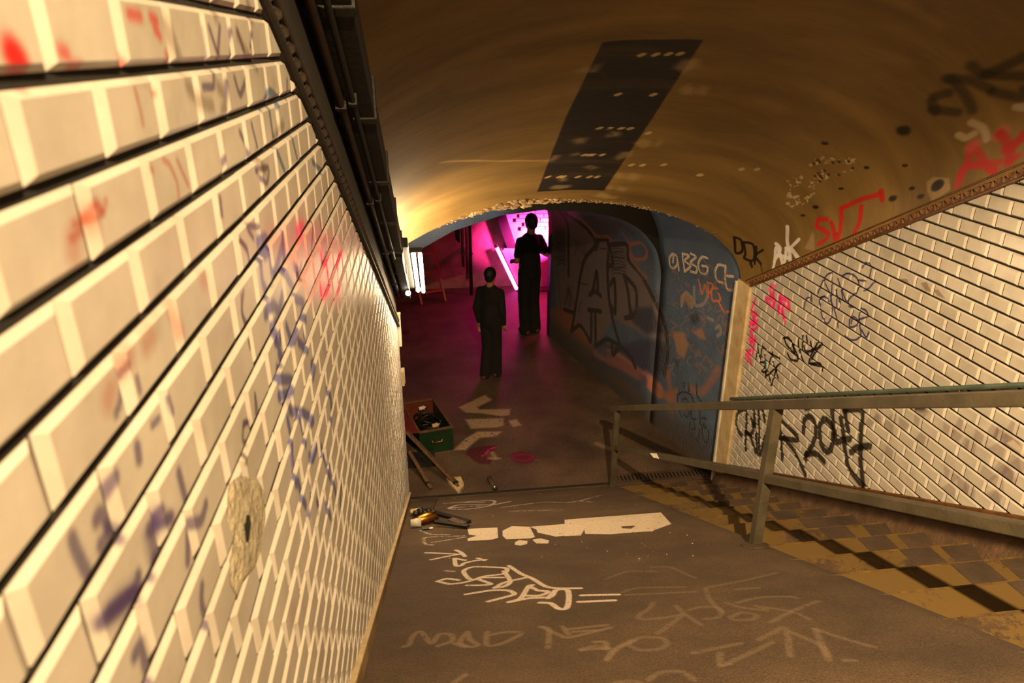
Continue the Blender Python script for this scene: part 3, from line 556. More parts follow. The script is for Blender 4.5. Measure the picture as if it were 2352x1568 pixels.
# ---------------------------------------------------------------- tiled walls
TW, TH = .1525, .0771
def tile_bm(sgn, rel=.008, bev=.0095):
    """bevelled metro tile, face towards sgn*X, centred at the origin"""
    bm = NB(); hw, hh = TW/2-.0013, TH/2-.0026; rings = []
    for (d, xx) in ((0, -.0045), (0, -.0025), (1, rel)):
        s_, b_, t_ = d*bev[0], d*bev[1]+(.0048 if sgn > 0 else .0026), d*bev[2]
        rings.append([bm.verts.new((sgn*xx, y, z)) for y, z in ((-hw+s_, -hh+.0020+b_), (hw-s_, -hh+.0020+b_), (hw-s_, hh+.0010-t_), (-hw+s_, hh+.0010-t_))])
    for A, B in zip(rings[:-1], rings[1:]):
        for k in range(4): bm.faces.new((A[k], A[(k+1) % 4], B[(k+1) % 4], B[k]))
    bm.faces.new(rings[-1])
    return bm
def tiled_wall(wall, X, sgn, mat, zrow, pitch, yjoint, odd, y0, y1, ctop, cbot, hole=None, rel=.008):
    bm = tile_bm(sgn, rel, (.0125, .0065, .0060) if sgn > 0 else (.0115, .0075, .0050)); bmesh.ops.recalc_face_normals(bm, faces=bm.faces)
    for f in bm.faces: pass
    base = bpy.data.meshes.new('tile'); bm.to_mesh(base); bm.free(); base.materials.append(mat)
    cells = []
    for k in range(-70, 70):
        zc = zrow+(k+.5)*pitch; off = TW/2 if (k % 2) == odd else 0
        for j in range(-40, 60):
            yc = yjoint+off+(j+.5)*TW
            a0, a1 = max(yc-TW/2, y0), min(yc+TW/2, y1)
            if a1-a0 < .012: continue
            ct = [zz+SL*yy for yy in (a0, a1) for zz in (zc-TH/2, zc+TH/2)]
            if min(ct) > ctop-.004 or max(ct) < cbot+.004: continue
            if hole and ((yc-hole[0])/hole[2])**2+((zc-hole[1])/hole[3])**2 < 1: continue
            cut = max(ct) > ctop or min(ct) < cbot or yc-TW/2 < y0-.001 or yc+TW/2 > y1+.001
            P = R.T@np.array([X, yc, zc]); 
            if P[2] < .05: continue
            u, v = CX+F*P[0]/P[2], CY+F*P[1]/P[2]
            vis = -150 < u < 2500 and -150 < v < 1720
            cells.append((P[2]+(0 if vis else 50), yc, zc, cut, vis))
    cells.sort()
    rest = NB(); nput = 0
    for i, (d, yc, zc, cut, vis) in enumerate(cells):
        tilt = (rnd.gauss(0, .007), rnd.gauss(0, .007)); dx = rnd.gauss(0, .0006)
        if cut or not (i < 900 and nput < 300 and vis):
            t = base.copy() if cut else base
            b2_ = NB(); b2_.from_mesh(base)
            bmesh.ops.transform(b2_, matrix=Matrix.Translation((X+sgn*.004+dx, yc, zc)) @ Matrix.Rotation(tilt[0], 4, 'Y') @ Matrix.Rotation(tilt[1], 4, 'Z'), verts=b2_.verts)
            if cut:
                nrm = Vector((0, SL, 1)).normalized()
                for co, no in (((0, 0, ctop-.001), nrm), ((0, 0, cbot+.001), -nrm), ((0, y1, 0), Vector((0, 1, 0))), ((0, y0, 0), Vector((0, -1, 0)))):
                    g = b2_.verts[:]+b2_.edges[:]+b2_.faces[:]
                    bmesh.ops.bisect_plane(b2_, geom=g, plane_co=co, plane_no=no, clear_outer=True)
            if not b2_.faces: b2_.free(); continue
            if nput < 300 and vis:
                bmesh.ops.transform(b2_, matrix=Matrix.Translation((-X, -yc, -zc)), verts=b2_.verts)
                me = bpy.data.meshes.new('tile'); b2_.to_mesh(me); me.materials.append(mat)
                o = bpy.data.objects.new('tile', me); C.objects.link(o); o.parent = wall; o.location = (X, yc, zc); nput += 1
            else:
                me = bpy.data.meshes.new('tmp'); b2_.to_mesh(me); rest.from_mesh(me); bpy.data.meshes.remove(me)
            b2_.free()
            if cut: bpy.data.meshes.remove(t)
        else:
            o = bpy.data.objects.new('tile', base); C.objects.link(o); o.parent = wall
            o.location = (X+sgn*.004+dx, yc, zc); o.rotation_euler = (0, tilt[0], tilt[1]); nput += 1
    me = bpy.data.meshes.new('distant_tiles'); rest.to_mesh(me); rest.free(); me.materials.append(mat)
    o = bpy.data.objects.new('distant_tiles', me); C.objects.link(o); o.parent = wall; o['kind'] = 'stuff'

YS = -1.2     # upper end of everything
# left wall
bm = NB(); hexa(bm, [(-.55, YS, 2.5), (XL, YS, 2.5), (XL, YS, -.4), (-.55, YS, -.4), (-.55, 6.02, 1.62-SL*6.02), (XL, 6.02, 1.62-SL*6.02), (XL, 6.02, FL), (-.55, 6.02, FL)])
wl = obj('wall_left', bm, M_grout); struct(wl, 'close left wall of bevelled cream tiles covered in faded blue and red marker')
HOLE = (.955, -.69, .14, .10)
tiled_wall(wl, XL, 1, M_tileL, -.1034, TH, .6405, 0, .2, 6.02, .885, CR+.09, None, .0030)
# right wall
bm = NB(); hexa(bm, [(XR, YS, 2.5), (3.1, YS, 2.5), (3.1, YS, -.5), (XR, YS, -.5), (XR, 5.80, 1.3-SL*5.8), (3.1, 5.80, 1.3-SL*5.8), (3.1, 5.80, FL), (XR, 5.80, FL)])
wr_ = obj('wall_right', bm, M_grout); struct(wr_, 'right wall of bevelled cream tiles tagged in black, pink and blue')
tiled_wall(wr_, XR, -1, M_tileR, -1.3885, .0773, 3.542, 1, 2.0, 5.60, 1.045, -.765, None, .0070)

# friezes
def frieze(name, X, sgn, y0, y1, ca, cb, studs=True, M_frieze=None, M_stud=None):
    bm = NB(); a, b = sorted((X-sgn*.01, X+sgn*.012)); sbox(bm, a, b, y0, y1, ca, cb)
    o = obj(name, bm, M_frieze); struct(o)
    for c0_, c1_ in ((ca, ca+.020), (cb-.014, cb)):
        bm = NB(); a, b = sorted((X+sgn*.010, X+sgn*.024)); sbox(bm, a, b, y0, y1, c0_, c1_, .005); obj('rim', bm, M_frieze, o, True)
    if not studs: return o
    nrm = Vector((0, 1, -SL)).normalized(); up = Vector((0, SL, 1)).normalized()
    cm = (ca+cb)/2+.003; st = .0605; y = y0+.03
    allb = NB()
    def stud(bm, c):
        for r_, h_, dz in ((.021, .016, .012),):
            ring = [bm.verts.new(c+nrm*r_*1.0*p+up*(r_*q+dz*.3)+Vector((sgn*.010, 0, 0))) for p, q in ((1, 0), (0, 1), (-1, 0), (0, -1))]
            tip = [bm.verts.new(c+nrm*r_*.35*p+up*(r_*.35*q+dz*.3)+Vector((sgn*(.010+h_), 0, 0))) for p, q in ((1, 0), (0, 1), (-1, 0), (0, -1))]
            for k in range(4): bm.faces.new((ring[k], ring[(k+1) % 4], tip[(k+1) % 4], tip[k]))
            bm.faces.new(tip)
        # raised leaf bar below the diamond
        c2 = c+nrm*.030-up*.006; e = Vector((0, .25, 1)).normalized()
        bar(bm, c2-e*.016+Vector((sgn*.014, 0, 0)), c2+e*.016+Vector((sgn*.014, 0, 0)), .010, .010, (1, 0, 0))
    b1 = NB(); stud(b1, Vector((0, 0, 0))); me = bpy.data.meshes.new('frieze_stud')
    bmesh.ops.recalc_face_normals(b1, faces=b1.faces); b1.to_mesh(me); b1.free(); me.materials.append(M_stud)
    while y < y1-.03:
        q = bpy.data.objects.new('frieze_stud', me); C.objects.link(q); q.parent = o; q.location = (X, y, cm-SL*y); y += st
    return o
f1 = frieze('trim_1', XR, -1, 1.6, 5.72, 1.045, 1.135, True, M_frieze, M_stud)
f2 = frieze('trim_2', XL, 1, 1.3, 6.0, .887, .968, True, M_darkfrieze, M_darkfrieze)
f1['label'] = 'brown glazed frieze with diamond relief above the right tiles'; f1['category'] = 'trim'
f2['label'] = 'dark brown relief frieze above the left tiles'; f2['category'] = 'trim'
# mould at the foot of the right tiles
bm = NB(); sbox(bm, XR-.030, XR+.01, 1.6, 5.62, -.815, -.765, .012)
o = obj('trim_3', bm, M_frieze, None, True); struct(o, 'brown rounded moulding under the right tiles'); o['category'] = 'trim'
bm = NB(); sbox(bm, XR-.022, XR+.01, 1.6, 5.62, -.786, -.768, .006); obj('upper_bead', bm, M_frieze, o, True)
# plinth between moulding and steps
bm = NB()
for i in range(60):
    y0 = 1.0+i*.08; y1 = y0+.08
    j0 = .02*noise.noise(Vector((y0*6, 0, 0))); j1 = .02*noise.noise(Vector((y1*6, 0, 0)))
    hexa(bm, [(XR-.10+j0, y0, -1.03-SL*y0), (XR+.02, y0, -1.03-SL*y0), (XR+.02, y1, -1.03-SL*y1), (XR-.10+j1, y1, -1.03-SL*y1),
              (XR-.012, y0, -.815-SL*y0), (XR+.02, y0, -.815-SL*y0), (XR+.02, y1, -.815-SL*y1), (XR-.012, y1, -.815-SL*y1)])
o = obj('baseboard_right', bm, M_pinkplaster); struct(o, 'rough mortar plinth between the moulding and the steps'); o['category'] = 'baseboard'
# left baseboard
bm = NB(); sbox(bm, XL-.01, XL+.016, .3, 6.0, CR-.02, CR+.09, .004)
o = obj('baseboard_left', bm, M_plaster); struct(o, 'low cement skirting along the foot of the left wall'); o['category'] = 'baseboard'
bm = NB(); sbox(bm, XL, XL+.024, .3, 6.0, CR+.078, CR+.094, .004); obj('skirting_bead', bm, M_cream, o)
# vertical corner pilaster of the right wall
bm = NB(); box(bm, XR-.035, XR+.1, 5.60, 5.86, FL, -1.95, .012)
o = obj('trim_4', bm, M_cream); struct(o, 'cream painted upright corner at the end of the right tiles'); o['category'] = 'trim'
bm = NB(); box(bm, XR-.050, XR-.015, 5.84, 5.875, FL, -1.97, .006); obj('corner_bead', bm, M_white, o)

# ---------------------------------------------------------------- vault
bm = NB(); uvl = bm.loops.layers.uv.new('UVMap')
NA = 72; ys = [YS+i*(YE-YS)/60 for i in range(61)]
def vp(th, y, out=0): 
    return Vector((VX0+(VA+out)*math.cos(th), y, VC0+(VH+out)*math.sin(th)-SL*y))
th0, th1 = -.02, math.pi+.05
grid = [[bm.verts.new(vp(th0+(th1-th0)*a/NA, y)+Vector((0, 0, .006*noise.noise(Vector((a*.35, y*2, 0)))))) for a in range(NA+1)] for y in ys]
for i in range(60):
    for a in range(NA):
        f = bm.faces.new((grid[i][a], grid[i][a+1], grid[i+1][a+1], grid[i+1][a])); f.smooth = True
        for lp, (ii, aa) in zip(f.loops, ((i, a), (i, a+1), (i+1, a+1), (i+1, a))):
            th = th0+(th1-th0)*aa/NA
            lp[uvl].uv = ((th*1.2-cV.a0)/(cV.a1-cV.a0), (ys[ii]-cV.b0)/(cV.b1-cV.b0))
# outer skin so the vault has thickness
og = [[bm.verts.new(vp(th0+(th1-th0)*a/24, y, .22)) for a in range(25)] for y in (YS, YE)]
for a in range(24): bm.faces.new((og[0][a], og[1][a], og[1][a+1], og[0][a+1]))
me = bpy.data.meshes.new('ceiling'); bm.to_mesh(me); bm.free()
vault = link('ceiling', me, M_vault); struct(vault, 'ochre barrel vault sloping down over the stairs with one black painted strip'); vault['category'] = 'ceiling'
# broken lower edge of the vault: ring of the arch, with crumbled plaster pieces
bm = NB()
prev = None
for a in range(97):
    th = .0+math.pi*a/96
    n_ = noise.noise(Vector((a*.45, 3, 0)))*.02
    p0 = vp(th, YE-.035+n_); p1 = vp(th, YE+.02, .015+abs(n_)); p2 = vp(th, YE+.02, .22)
    ring = [bm.verts.new(q) for q in (p0, p1, p2)]
    if prev:
        for k in range(2): bm.faces.new((prev[k], prev[k+1], ring[k+1], ring[k]))
    prev = ring
obj('arch_edge', bm, M_rubble, vault)
def chunk(bm, c, r, seed):
    v0 = len(bm.verts); b_ = NB(); bmesh.ops.create_icosphere(b_, subdivisions=1, radius=1)
    for v in b_.verts:
        k = .7+.6*noise.noise(v.co*1.7+Vector((seed, 0, 0))); v.co = Vector((v.co.x*r[0], v.co.y*r[1], v.co.z*r[2]))*k+Vector(c)
    me_ = bpy.data.meshes.new('t'); b_.to_mesh(me_); b_.free(); bm.from_mesh(me_); bpy.data.meshes.remove(me_)
bm = NB()
for i in range(330):
    u = rnd.triangular(975, 1700, 1190)
    th = math.acos(max(-1, min(1, (onY(u, 500, YE)[0]-VX0)/VA)))
    big = math.exp(-((u-1180)/90)**2)
    p = vp(th, YE-rnd.uniform(-.02, .05+.10*big)); s_ = rnd.uniform(.006, .013+.034*big)
    chunk(bm, p, (s_*1.5, s_, s_*.7), i)
o = obj('crumbled_plaster', bm, M_rubble, vault); o['kind'] = 'stuff'

# ---------------------------------------------------------------- left top: plaster band, cable tray, conduits, fluorescent
bm = NB(); sbox(bm, XL-.02, XL+.004, YS, 6.0, .968, 1.62); o = obj('trim_5', bm, M_plasterdark); struct(o, 'dark plaster band between the left frieze and the tray'); o['category'] = 'trim'
tr = empty('cable_tray', (XL, 3, 1.2-SL*3), 'long dark cable tray running under the vault along the left wall', 'cable tray')
def at(o, parent):
    o.parent = parent; o.matrix_parent_inverse = parent.matrix_world.inverted() if False else Matrix.Translation(-Vector(parent.location)) if not parent.rotation_euler.z else (Matrix.Translation(parent.location) @ Matrix.Rotation(parent.rotation_euler.z, 4, 'Z')).inverted()
    return o
def part(name, bm, mat, parent, smooth=False):
    o = obj(name, bm, mat, None, smooth); return at(o, parent)
bm = NB(); sbox(bm, XL+.006, -.158, YS+.1, 5.0, 1.20, 1.33, .004); part('tray', bm, M_tray, tr)
for k in range(9):
    y0 = .2+k*.62; bm = NB(); sbox(bm, XL+.006, -.150, y0, y0+.035, 1.192, 1.338, .003); part('bracket', bm, M_black, tr)
for nm, xx, cc, r_, mt, lb in (('conduit', -.255, 1.165, .014, M_copper, 'rusty orange conduit clipped under the tray beside the left wall'), ('conduit', -.215, 1.175, .010, M_tray, 'thin dark conduit beside the rusty one under the tray')):
    bm = NB(); tube(bm, [(xx, y, cc-SL*y) for y in np.linspace(.1, 5.9, 12)], r_, 8); o = obj(nm, bm, mt, None, True); tag(o, lb, 'pipe')
    for k in range(6):
        y0 = .6+k*.95; bm = NB(); sbox(bm, xx-r_-.004, xx+r_+.004, y0, y0+.02, cc-r_-.004, cc+r_+.012); obj('clip', bm, M_black, o)
lf = empty('fluorescent_light', (-.10, 5.4, 1.25-SL*5.4), 'lit twin tube fluorescent batten at the lower end of the cable tray', 'lamp')
bm = NB(); sbox(bm, -.285, -.120, 4.68, 6.10, 1.262, 1.33, .006); part('housing', bm, M_tray, lf)
bm = NB(); sbox(bm, -.215, -.160, 4.68, 6.10, 1.16, 1.262, .004); part('reflector', bm, M_tray, lf)
for y0 in (4.70, 6.08):
    bm = NB(); sbox(bm, -.115, -.028, y0-.02, y0, 1.225, 1.262, .004); part('lamp_holder', bm, M_black, lf)
for xx, cc in ((-.088, 1.232), (-.043, 1.222)):
    bm = NB(); tube(bm, [(xx, y, cc-SL*y) for y in (4.74, 6.05)], .015, 12); part('tube', bm, M_tube, lf, True)
bl = empty('bare_bulb', (-.165, 5.6, -1.80), 'small glowing bare bulb hanging just under the fluorescent batten', 'lamp')
bm = NB(); bmesh.ops.create_uvsphere(bm, u_segments=14, v_segments=10, radius=.022, matrix=Matrix.Translation((-.165, 5.6, -1.868))); part('bulb', bm, M_bulb, bl, True)
bm = NB(); tube(bm, [(-.165, 5.6, -1.845), (-.165, 5.6, -1.815)], .013, 10); part('socket', bm, M_black, bl, True)
bm = NB(); tube(bm, [(-.165, 5.6, -1.815), (-.17, 5.58, -1.72)], .004, 6); part('cord', bm, M_black, bl, True)
# unseen dome added round the stair lamp to keep its light off the vault
sh = empty('added_lamp_dome', LAMP, 'unseen dome added round the stair lamp behind the viewer to keep light off the vault', 'lamp')
bm = NB(); pr = [(.03, .16), (.12, .13), (.22, .06), (.27, -.03), (.285, -.118)]; rings = []
for o_ in (0, .006):
    for rr, zz in (pr if not o_ else pr[::-1]): rings.append([bm.verts.new((LAMP[0]+(rr+o_)*math.cos(t), LAMP[1]+(rr+o_)*math.sin(t), LAMP[2]+zz+o_)) for t in [2*math.pi*k/28 for k in range(28)]])
for A0, B0 in zip(rings[:-1], rings[1:]):
    for k in range(28): bm.faces.new((A0[k], A0[(k+1) % 28], B0[(k+1) % 28], B0[k]))
part('added_dome', bm, M_black, sh, True)
bm = NB(); tube(bm, [(LAMP[0], LAMP[1], LAMP[2]+.15), (LAMP[0], LAMP[1], LAMP[2]+.9)], .006, 8); part('cord', bm, M_black, sh, True)  # cord added with the unseen dome
# boxes on the end of the left wall
bm = NB(); p = onY(912, 750, 6.1); q = onY(922, 857, 6.08)
e1 = empty('cable_duct', (-.27, 6.06, -2.3), 'narrow grey duct standing on the end of the left wall', 'duct')
box(bm, -.33, -.262, 6.025, 6.085, -2.52, -2.22, .004); part('duct_body', bm, M_white, e1)
bm = NB(); box(bm, -.332, -.260, 6.024, 6.09, -2.225, -2.205, .002); part('duct_cap', bm, M_beige, e1)
e2 = empty('junction_box', (-.28, 6.06, -2.85), 'small beige junction box on the end of the left wall', 'electrical box')
bm = NB(); box(bm, -.36, -.262, 6.025, 6.095, -2.92, -2.77, .004); part('box_body', bm, M_beige, e2)
bm = NB(); box(bm, -.362, -.258, 6.095, 6.105, -2.925, -2.765, .002); part('lid', bm, M_white, e2)

# ---------------------------------------------------------------- ramp and stairs
bm = NB(); 
nx, ny = 24, 60
xs = np.linspace(XL, 1.816, nx+1); yy = np.linspace(YS, 6.0, ny+1)
g = [[bm.verts.new((x, y, CR-SL*y+.003*noise.noise(Vector((x*2, y*2, 1))) - (.006 if i == nx else 0))) for i, x in enumerate(xs)] for y in yy]
for j in range(ny):
    for i in range(nx): bm.faces.new((g[j][i], g[j][i+1], g[j+1][i+1], g[j+1][i]))
ed = [g[j][nx] for j in range(ny+1)]
lo = [bm.verts.new((v.co.x+.03, v.co.y, v.co.z-.03)) for v in ed]
for j in range(ny): bm.faces.new((ed[j], lo[j], lo[j+1], ed[j+1]))
o = obj('ramp', bm, M_ramp, None, True); struct(o, 'tarred ramp covered in white chalk and paint tags beside the left wall'); o['category'] = 'ramp'
# worn joint between ramp and landing
bm = NB(); box(bm, XL, 1.78, 5.985, 6.02, FL-.03, FL+.002); o = obj('joint', bm, M_grime, o)
stairs = bpy.data.objects.new('staircase', None); C.objects.link(stairs); struct(stairs, 'worn concrete stairs with yellow paint between the railing and the right wall'); stairs['category'] = 'stairs'
TR = .3114; RI = SL*TR
for k in range(-9, 14):
    yn = 3.02+k*TR; zt = CR-SL*yn
    if yn > 6.0: break
    bm = NB(); box(bm, 1.70, XR+.01, yn-TR-.02, yn, zt-RI-.06, zt, .006)
    o = obj('step', bm, M_yellow, stairs)
    bm = NB(); box(bm, 1.86, XR-.09, yn-.010, yn+.0015, zt-.004, zt+.0015); obj('nosing', bm, M_nosing, o)
    # thin dark slabs on each tread, the first standing in for a second lamp's shadow
    if -5 <= k:
        x0 = 2.36+.06*noise.noise(Vector((k*1.7, 0, 0))); 
        bm = NB(); hexa(bm, [(x0, yn-TR+.01, zt-.001), (x0+.17, yn-TR+.01, zt-.001), (x0+.15, yn-.006, zt-.001), (x0-.02, yn-.006, zt-.001), (x0, yn-TR+.01, zt+.004), (x0+.17, yn-TR+.01, zt+.004), (x0+.15, yn-.006, zt+.004), (x0-.02, yn-.006, zt+.004)]); obj('dark_patch', bm, M_step, o)
        x1 = 2.58+.08*noise.noise(Vector((k*2.3, 4, 0)))
        bm = NB(); box(bm, x1, XR-.05, yn-TR+.02, yn-.012, zt-.001, zt+.003); obj('dark_patch', bm, M_step, o)

# ---------------------------------------------------------------- landing and far room
bm = NB(); box(bm, -7, 6, 5.95, 14, FL-.25, FL)
o = obj('floor', bm, M_floor); struct(o, 'grey concrete landing floor with white bars and magenta paint stains'); o['category'] = 'floor'
# end wall left of the stairs (returns away from the corridor)
bm = NB(); box(bm, -7, -.54, 5.7, 6.02, FL, -.4); o = obj('wall_return', bm, M_dark); struct(o, 'wall closing the far room on the near left side'); o['category'] = 'wall'
bm = NB(); box(bm, 2.98, 6, 5.7, 5.9, FL, -.4); o = obj('wall_right_return', bm, M_dark); struct(o, 'hidden wall behind the end of the right tiles'); o['category'] = 'wall'
# blue mosaic wall
def blue_section(y0, y1, zs, os_, ny_, name, label):
    bm = NB(); rows = []; uvl = bm.loops.layers.uv.new('UVMap')
    zz = []
    for z in np.concatenate([np.linspace(FL, zs[1], 8), zs[2:-1]]): zz.append(float(z))
    for j in range(ny_+1):
        y = y0+(y1-y0)*j/ny_; rows.append([bm.verts.new((blueF(min(y, YB-.001) if name == 'wall_blue_near' else max(y, YB), z), y, z)) for z in zz])
    back = [[bm.verts.new((base_x(y0+(y1-y0)*j)+.25, y0+(y1-y0)*j, z)) for z in (FL, -.9)] for j in (0, 1)]
    for j in range(ny_):
        for k in range(len(zz)-1):
            f = bm.faces.new((rows[j][k], rows[j][k+1], rows[j+1][k+1], rows[j+1][k])); f.smooth = True
            for lp, (a_, b_) in zip(f.loops, ((j, k), (j, k+1), (j+1, k+1), (j+1, k))):
                lp[uvl].uv = (rows[a_][b_].co.y*1.04, sum((rows[0][q+1].co-rows[0][q].co).length for q in range(b_)))
    # end caps and back give thickness
    for j, b_ in ((0, back[0]), (ny_, back[1])):
        bm.faces.new([b_[0]]+rows[j]+[b_[1]])
    bm.faces.new((back[0][0], back[0][1], back[1][1], back[1][0])); bm.faces.new((rows[0][-1], back[0][1], back[1][1], rows[ny_][-1]))
    me = bpy.data.meshes.new(name); bmesh.ops.recalc_face_normals(bm, faces=bm.faces); bm.to_mesh(me); bm.free()
    o = link(name, me, M_blue); struct(o, label); o['category'] = 'wall'; return o
blue_section(5.86, YB, ZA, OA, 10, 'wall_blue_near', 'blue mosaic wall with white and orange tags next to the cream corner')
blue_section(YB, 10.12, ZB, OB, 22, 'wall_blue_far', 'blue mosaic wall with a big outlined black and grey graffiti piece')
# oval vent plate on the near blue wall
p = onBlue(1682, 780); 
vt = empty('dark_plate', (p[0], p[1], p[2]), 'dark oval plate on the blue wall by the cream corner', 'plate')
bm = NB(); ring = []
for k in range(20):
    a = 2*math.pi*k/20; ring.append((math.cos(a)*.055, math.sin(a)*.15))
d_ = Vector((-.27, 1, 0)).normalized()
va = [bm.verts.new(Vector(p)+d_*a*.8+Vector((-.004, 0, b))) for a, b in ring]; vb = [bm.verts.new(Vector(p)+d_*a*.7+Vector((-.022, 0, b*.93))) for a, b in ring]
for k in range(20): bm.faces.new((va[k], va[(k+1) % 20], vb[(k+1) % 20], vb[k]))
bm.faces.new(vb); part('plate', bm, M_grime, vt)
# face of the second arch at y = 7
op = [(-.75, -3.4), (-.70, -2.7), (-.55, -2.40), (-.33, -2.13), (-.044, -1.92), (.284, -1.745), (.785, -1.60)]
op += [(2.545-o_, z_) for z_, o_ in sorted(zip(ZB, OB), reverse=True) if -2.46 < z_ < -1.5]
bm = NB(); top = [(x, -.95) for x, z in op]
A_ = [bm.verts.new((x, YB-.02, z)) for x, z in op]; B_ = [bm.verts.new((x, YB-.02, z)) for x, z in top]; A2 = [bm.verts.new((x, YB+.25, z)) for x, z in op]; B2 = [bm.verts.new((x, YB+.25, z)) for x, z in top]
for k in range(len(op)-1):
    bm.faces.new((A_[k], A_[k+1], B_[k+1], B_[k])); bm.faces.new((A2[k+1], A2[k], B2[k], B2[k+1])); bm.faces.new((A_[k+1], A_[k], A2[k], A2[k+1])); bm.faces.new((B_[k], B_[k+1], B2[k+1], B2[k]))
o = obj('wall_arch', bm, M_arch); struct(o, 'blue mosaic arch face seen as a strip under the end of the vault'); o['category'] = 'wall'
bm = NB(); box(bm, -7, -.72, YB, YB+.3, FL+2.6, -.9); o = obj('wall_lintel', bm, M_dark); struct(o, 'wall over the left side opening of the landing'); o['category'] = 'wall'
bm = NB(); box(bm, -7, 6, 5.84, 14, -.9, -.7); o = obj('ceiling_far', bm, M_dark); struct(o, 'flat ceiling of the far room, hidden above the arch'); o['category'] = 'ceiling'
FW = 12.62
bm = NB(); box(bm, -7, 6, FW, FW+.3, FL, -.9); o = obj('wall_far', bm, M_dark); struct(o, 'far wall of the magenta lit room'); o['category'] = 'wall'
bm = NB(); box(bm, -7.2, -6.9, 5.7, 14, FL, -.9); o = obj('wall_far_left', bm, M_dark); struct(o, 'left end wall of the far room'); o['category'] = 'wall'
bm = NB(); box(bm, 5.8, 6.1, 5.7, 14, FL, -.9); o = obj('wall_far_right', bm, M_dark); struct(o, 'right end wall of the far room'); o['category'] = 'wall'
# brick pier with slanting edge on the far wall (sloping string of another flight)
a = onY(1133, 498, FW); b = onY(1152, 498, FW); c = onY(1187, 572, FW); d = onY(1168, 580, FW)
def slab(bm, quad, y0, y1):
    hexa(bm, [(q[0], y0, q[2]) for q in quad]+[(q[0], y1, q[2]) for q in quad])
a0 = (a[0]-.15, 0, -2.2); b0 = (b[0]-.11, 0, -2.2)
bm = NB(); slab(bm, [a0, b0, c, d], FW-.12, FW); o = obj('trim_6', bm, M_grime); struct(o, 'slanting dark stair string on the far wall'); o['category'] = 'trim'
# sloping brick parapet right of it: bricks are pieces
par = empty('brick_parapet', (1.9, FW, FL+.9), 'slanting brick parapet behind the standing man, lit magenta', 'parapet')
me = None
for r_ in range(11):
    for k in range(7):
        z0 = -2.32-r_*.078; x0 = 1.28+r_*.045+k*.225+(r_ % 2)*.11
        if x0 > 2.6 or z0 < -3.25: continue
        if me is None:
            bm = NB(); box(bm, 0, .212, -.03, .0, 0, .068, .004); bmesh.ops.recalc_face_normals(bm, faces=bm.faces); me = bpy.data.meshes.new('brick'); bm.to_mesh(me); bm.free(); me.materials.append(M_dark)
        o = bpy.data.objects.new('brick', me); C.objects.link(o); o.parent = par; o.location = Vector((x0, FW-.005-rnd.uniform(0, .008), z0))-Vector(par.location)

# ---------------------------------------------------------------- pipes, ladder, tubes in the far room
def vpipe(u, v0, v1, r, mat, label, Y=12.2):
    p0 = onY(u, v0, Y); z1 = max(onY(u, v1, Y)[2], FL+.0)
    o = empty('wall_pipe', (p0[0], Y, z1), label, 'pipe')
    bm = NB(); tube(bm, [(p0[0], Y, -.95), (p0[0], Y, z1)], r, 10); pb = part('pipe', bm, mat, o, True)
    for z in (-2.6, -3.4):
        if z > z1: bm = NB(); tube(bm, [(p0[0], Y, z), (p0[0], Y, z+.03)], r+.012, 10); obj('collar', bm, mat, pb, True); bm = NB(); bar(bm, (p0[0], Y, z+.015), (p0[0], FW, z+.015), .02, .02); part('bracket', bm, mat, o)
    return o
vpipe(1079, 520, 682, .030, M_grime, 'thick dark vertical pipe reaching the floor, right of the pale ones')
vpipe(1071, 520, 640, .028, M_dark, 'pale vertical pipe directly left of the dark pipe')
vpipe(1062, 520, 612, .035, M_dark, 'short wide pale pipe, second from the left in the far room', 12.3)
db = empty('dark_bracket', tuple(onY(1050, 545, 12.3)), 'small dark pointed bracket hanging left of the pipes', 'bracket')
a, b, c, d = [onY(u, v, 12.3) for u, v in ((1044, 526), (1055, 522), (1056, 558), (1046, 548))]
bm = NB(); slab(bm, [a, b, c, d], 12.25, 12.33); part('plate', bm, M_black, db)
bm = NB(); bar(bm, (a[0]+.04, 12.3, a[2]), (a[0]+.04, 12.3, -1.2), .03, .03, (1, 0, 0)); part('hanger', bm, M_black, db)
# ladder leaning on the far wall
ld = empty('ladder', tuple(onZ(1022, 665, FL)), 'red lit ladder leaning on the far wall right of the fluorescent light', 'ladder')
fr = np.array([.30, 11.9, FL]); tr_ = np.array([.02, 12.55, FL+1.55]); off = np.array([-.42, -.12, 0])
P0, P1 = Vector(fr), Vector(tr_); Q0, Q1 = Vector(fr+off), Vector(tr_+off)
for A0, A1 in ((P0, P1), (Q0, Q1)):
    bm = NB(); bar(bm, A0, A1, .03, .055, (0, 1, 0)); part('side_rail', bm, M_ladder, ld)
for k in range(5):
    t = .12+k*.2; bm = NB(); bar(bm, P0.lerp(P1, t), Q0.lerp(Q1, t), .025, .035); part('rung', bm, M_ladder, ld)
# leaning magenta tube
tb = empty('magenta_tube_light', (1.62, 12.3, FL), 'glowing magenta fluorescent tube leaning slantwise left of the standing man', 'lamp')
p0 = onY(1141, 568, 12.35); p1 = onY(1187, 664, 12.30)
bm = NB(); tube(bm, [p0, p1], .034, 12); part('tube', bm, M_mtube, tb, True)
bm = NB(); d_ = Vector((p1-p0)).normalized(); tube(bm, [Vector(p1), Vector(p1)+d_*.08], .032, 10); part('lamp_holder', bm, M_white, tb, True)
bm = NB(); tube(bm, [Vector(p0)-d_*.05, Vector(p0)], .032, 10); part('end_cap', bm, M_white, tb, True)
bm = NB(); tube(bm, [Vector(p1)+d_*.08, Vector((1.75, 12.25, FL+.01)), Vector((2.2, 12.2, FL+.01))], .008, 6); part('cord', bm, M_black, tb, True)
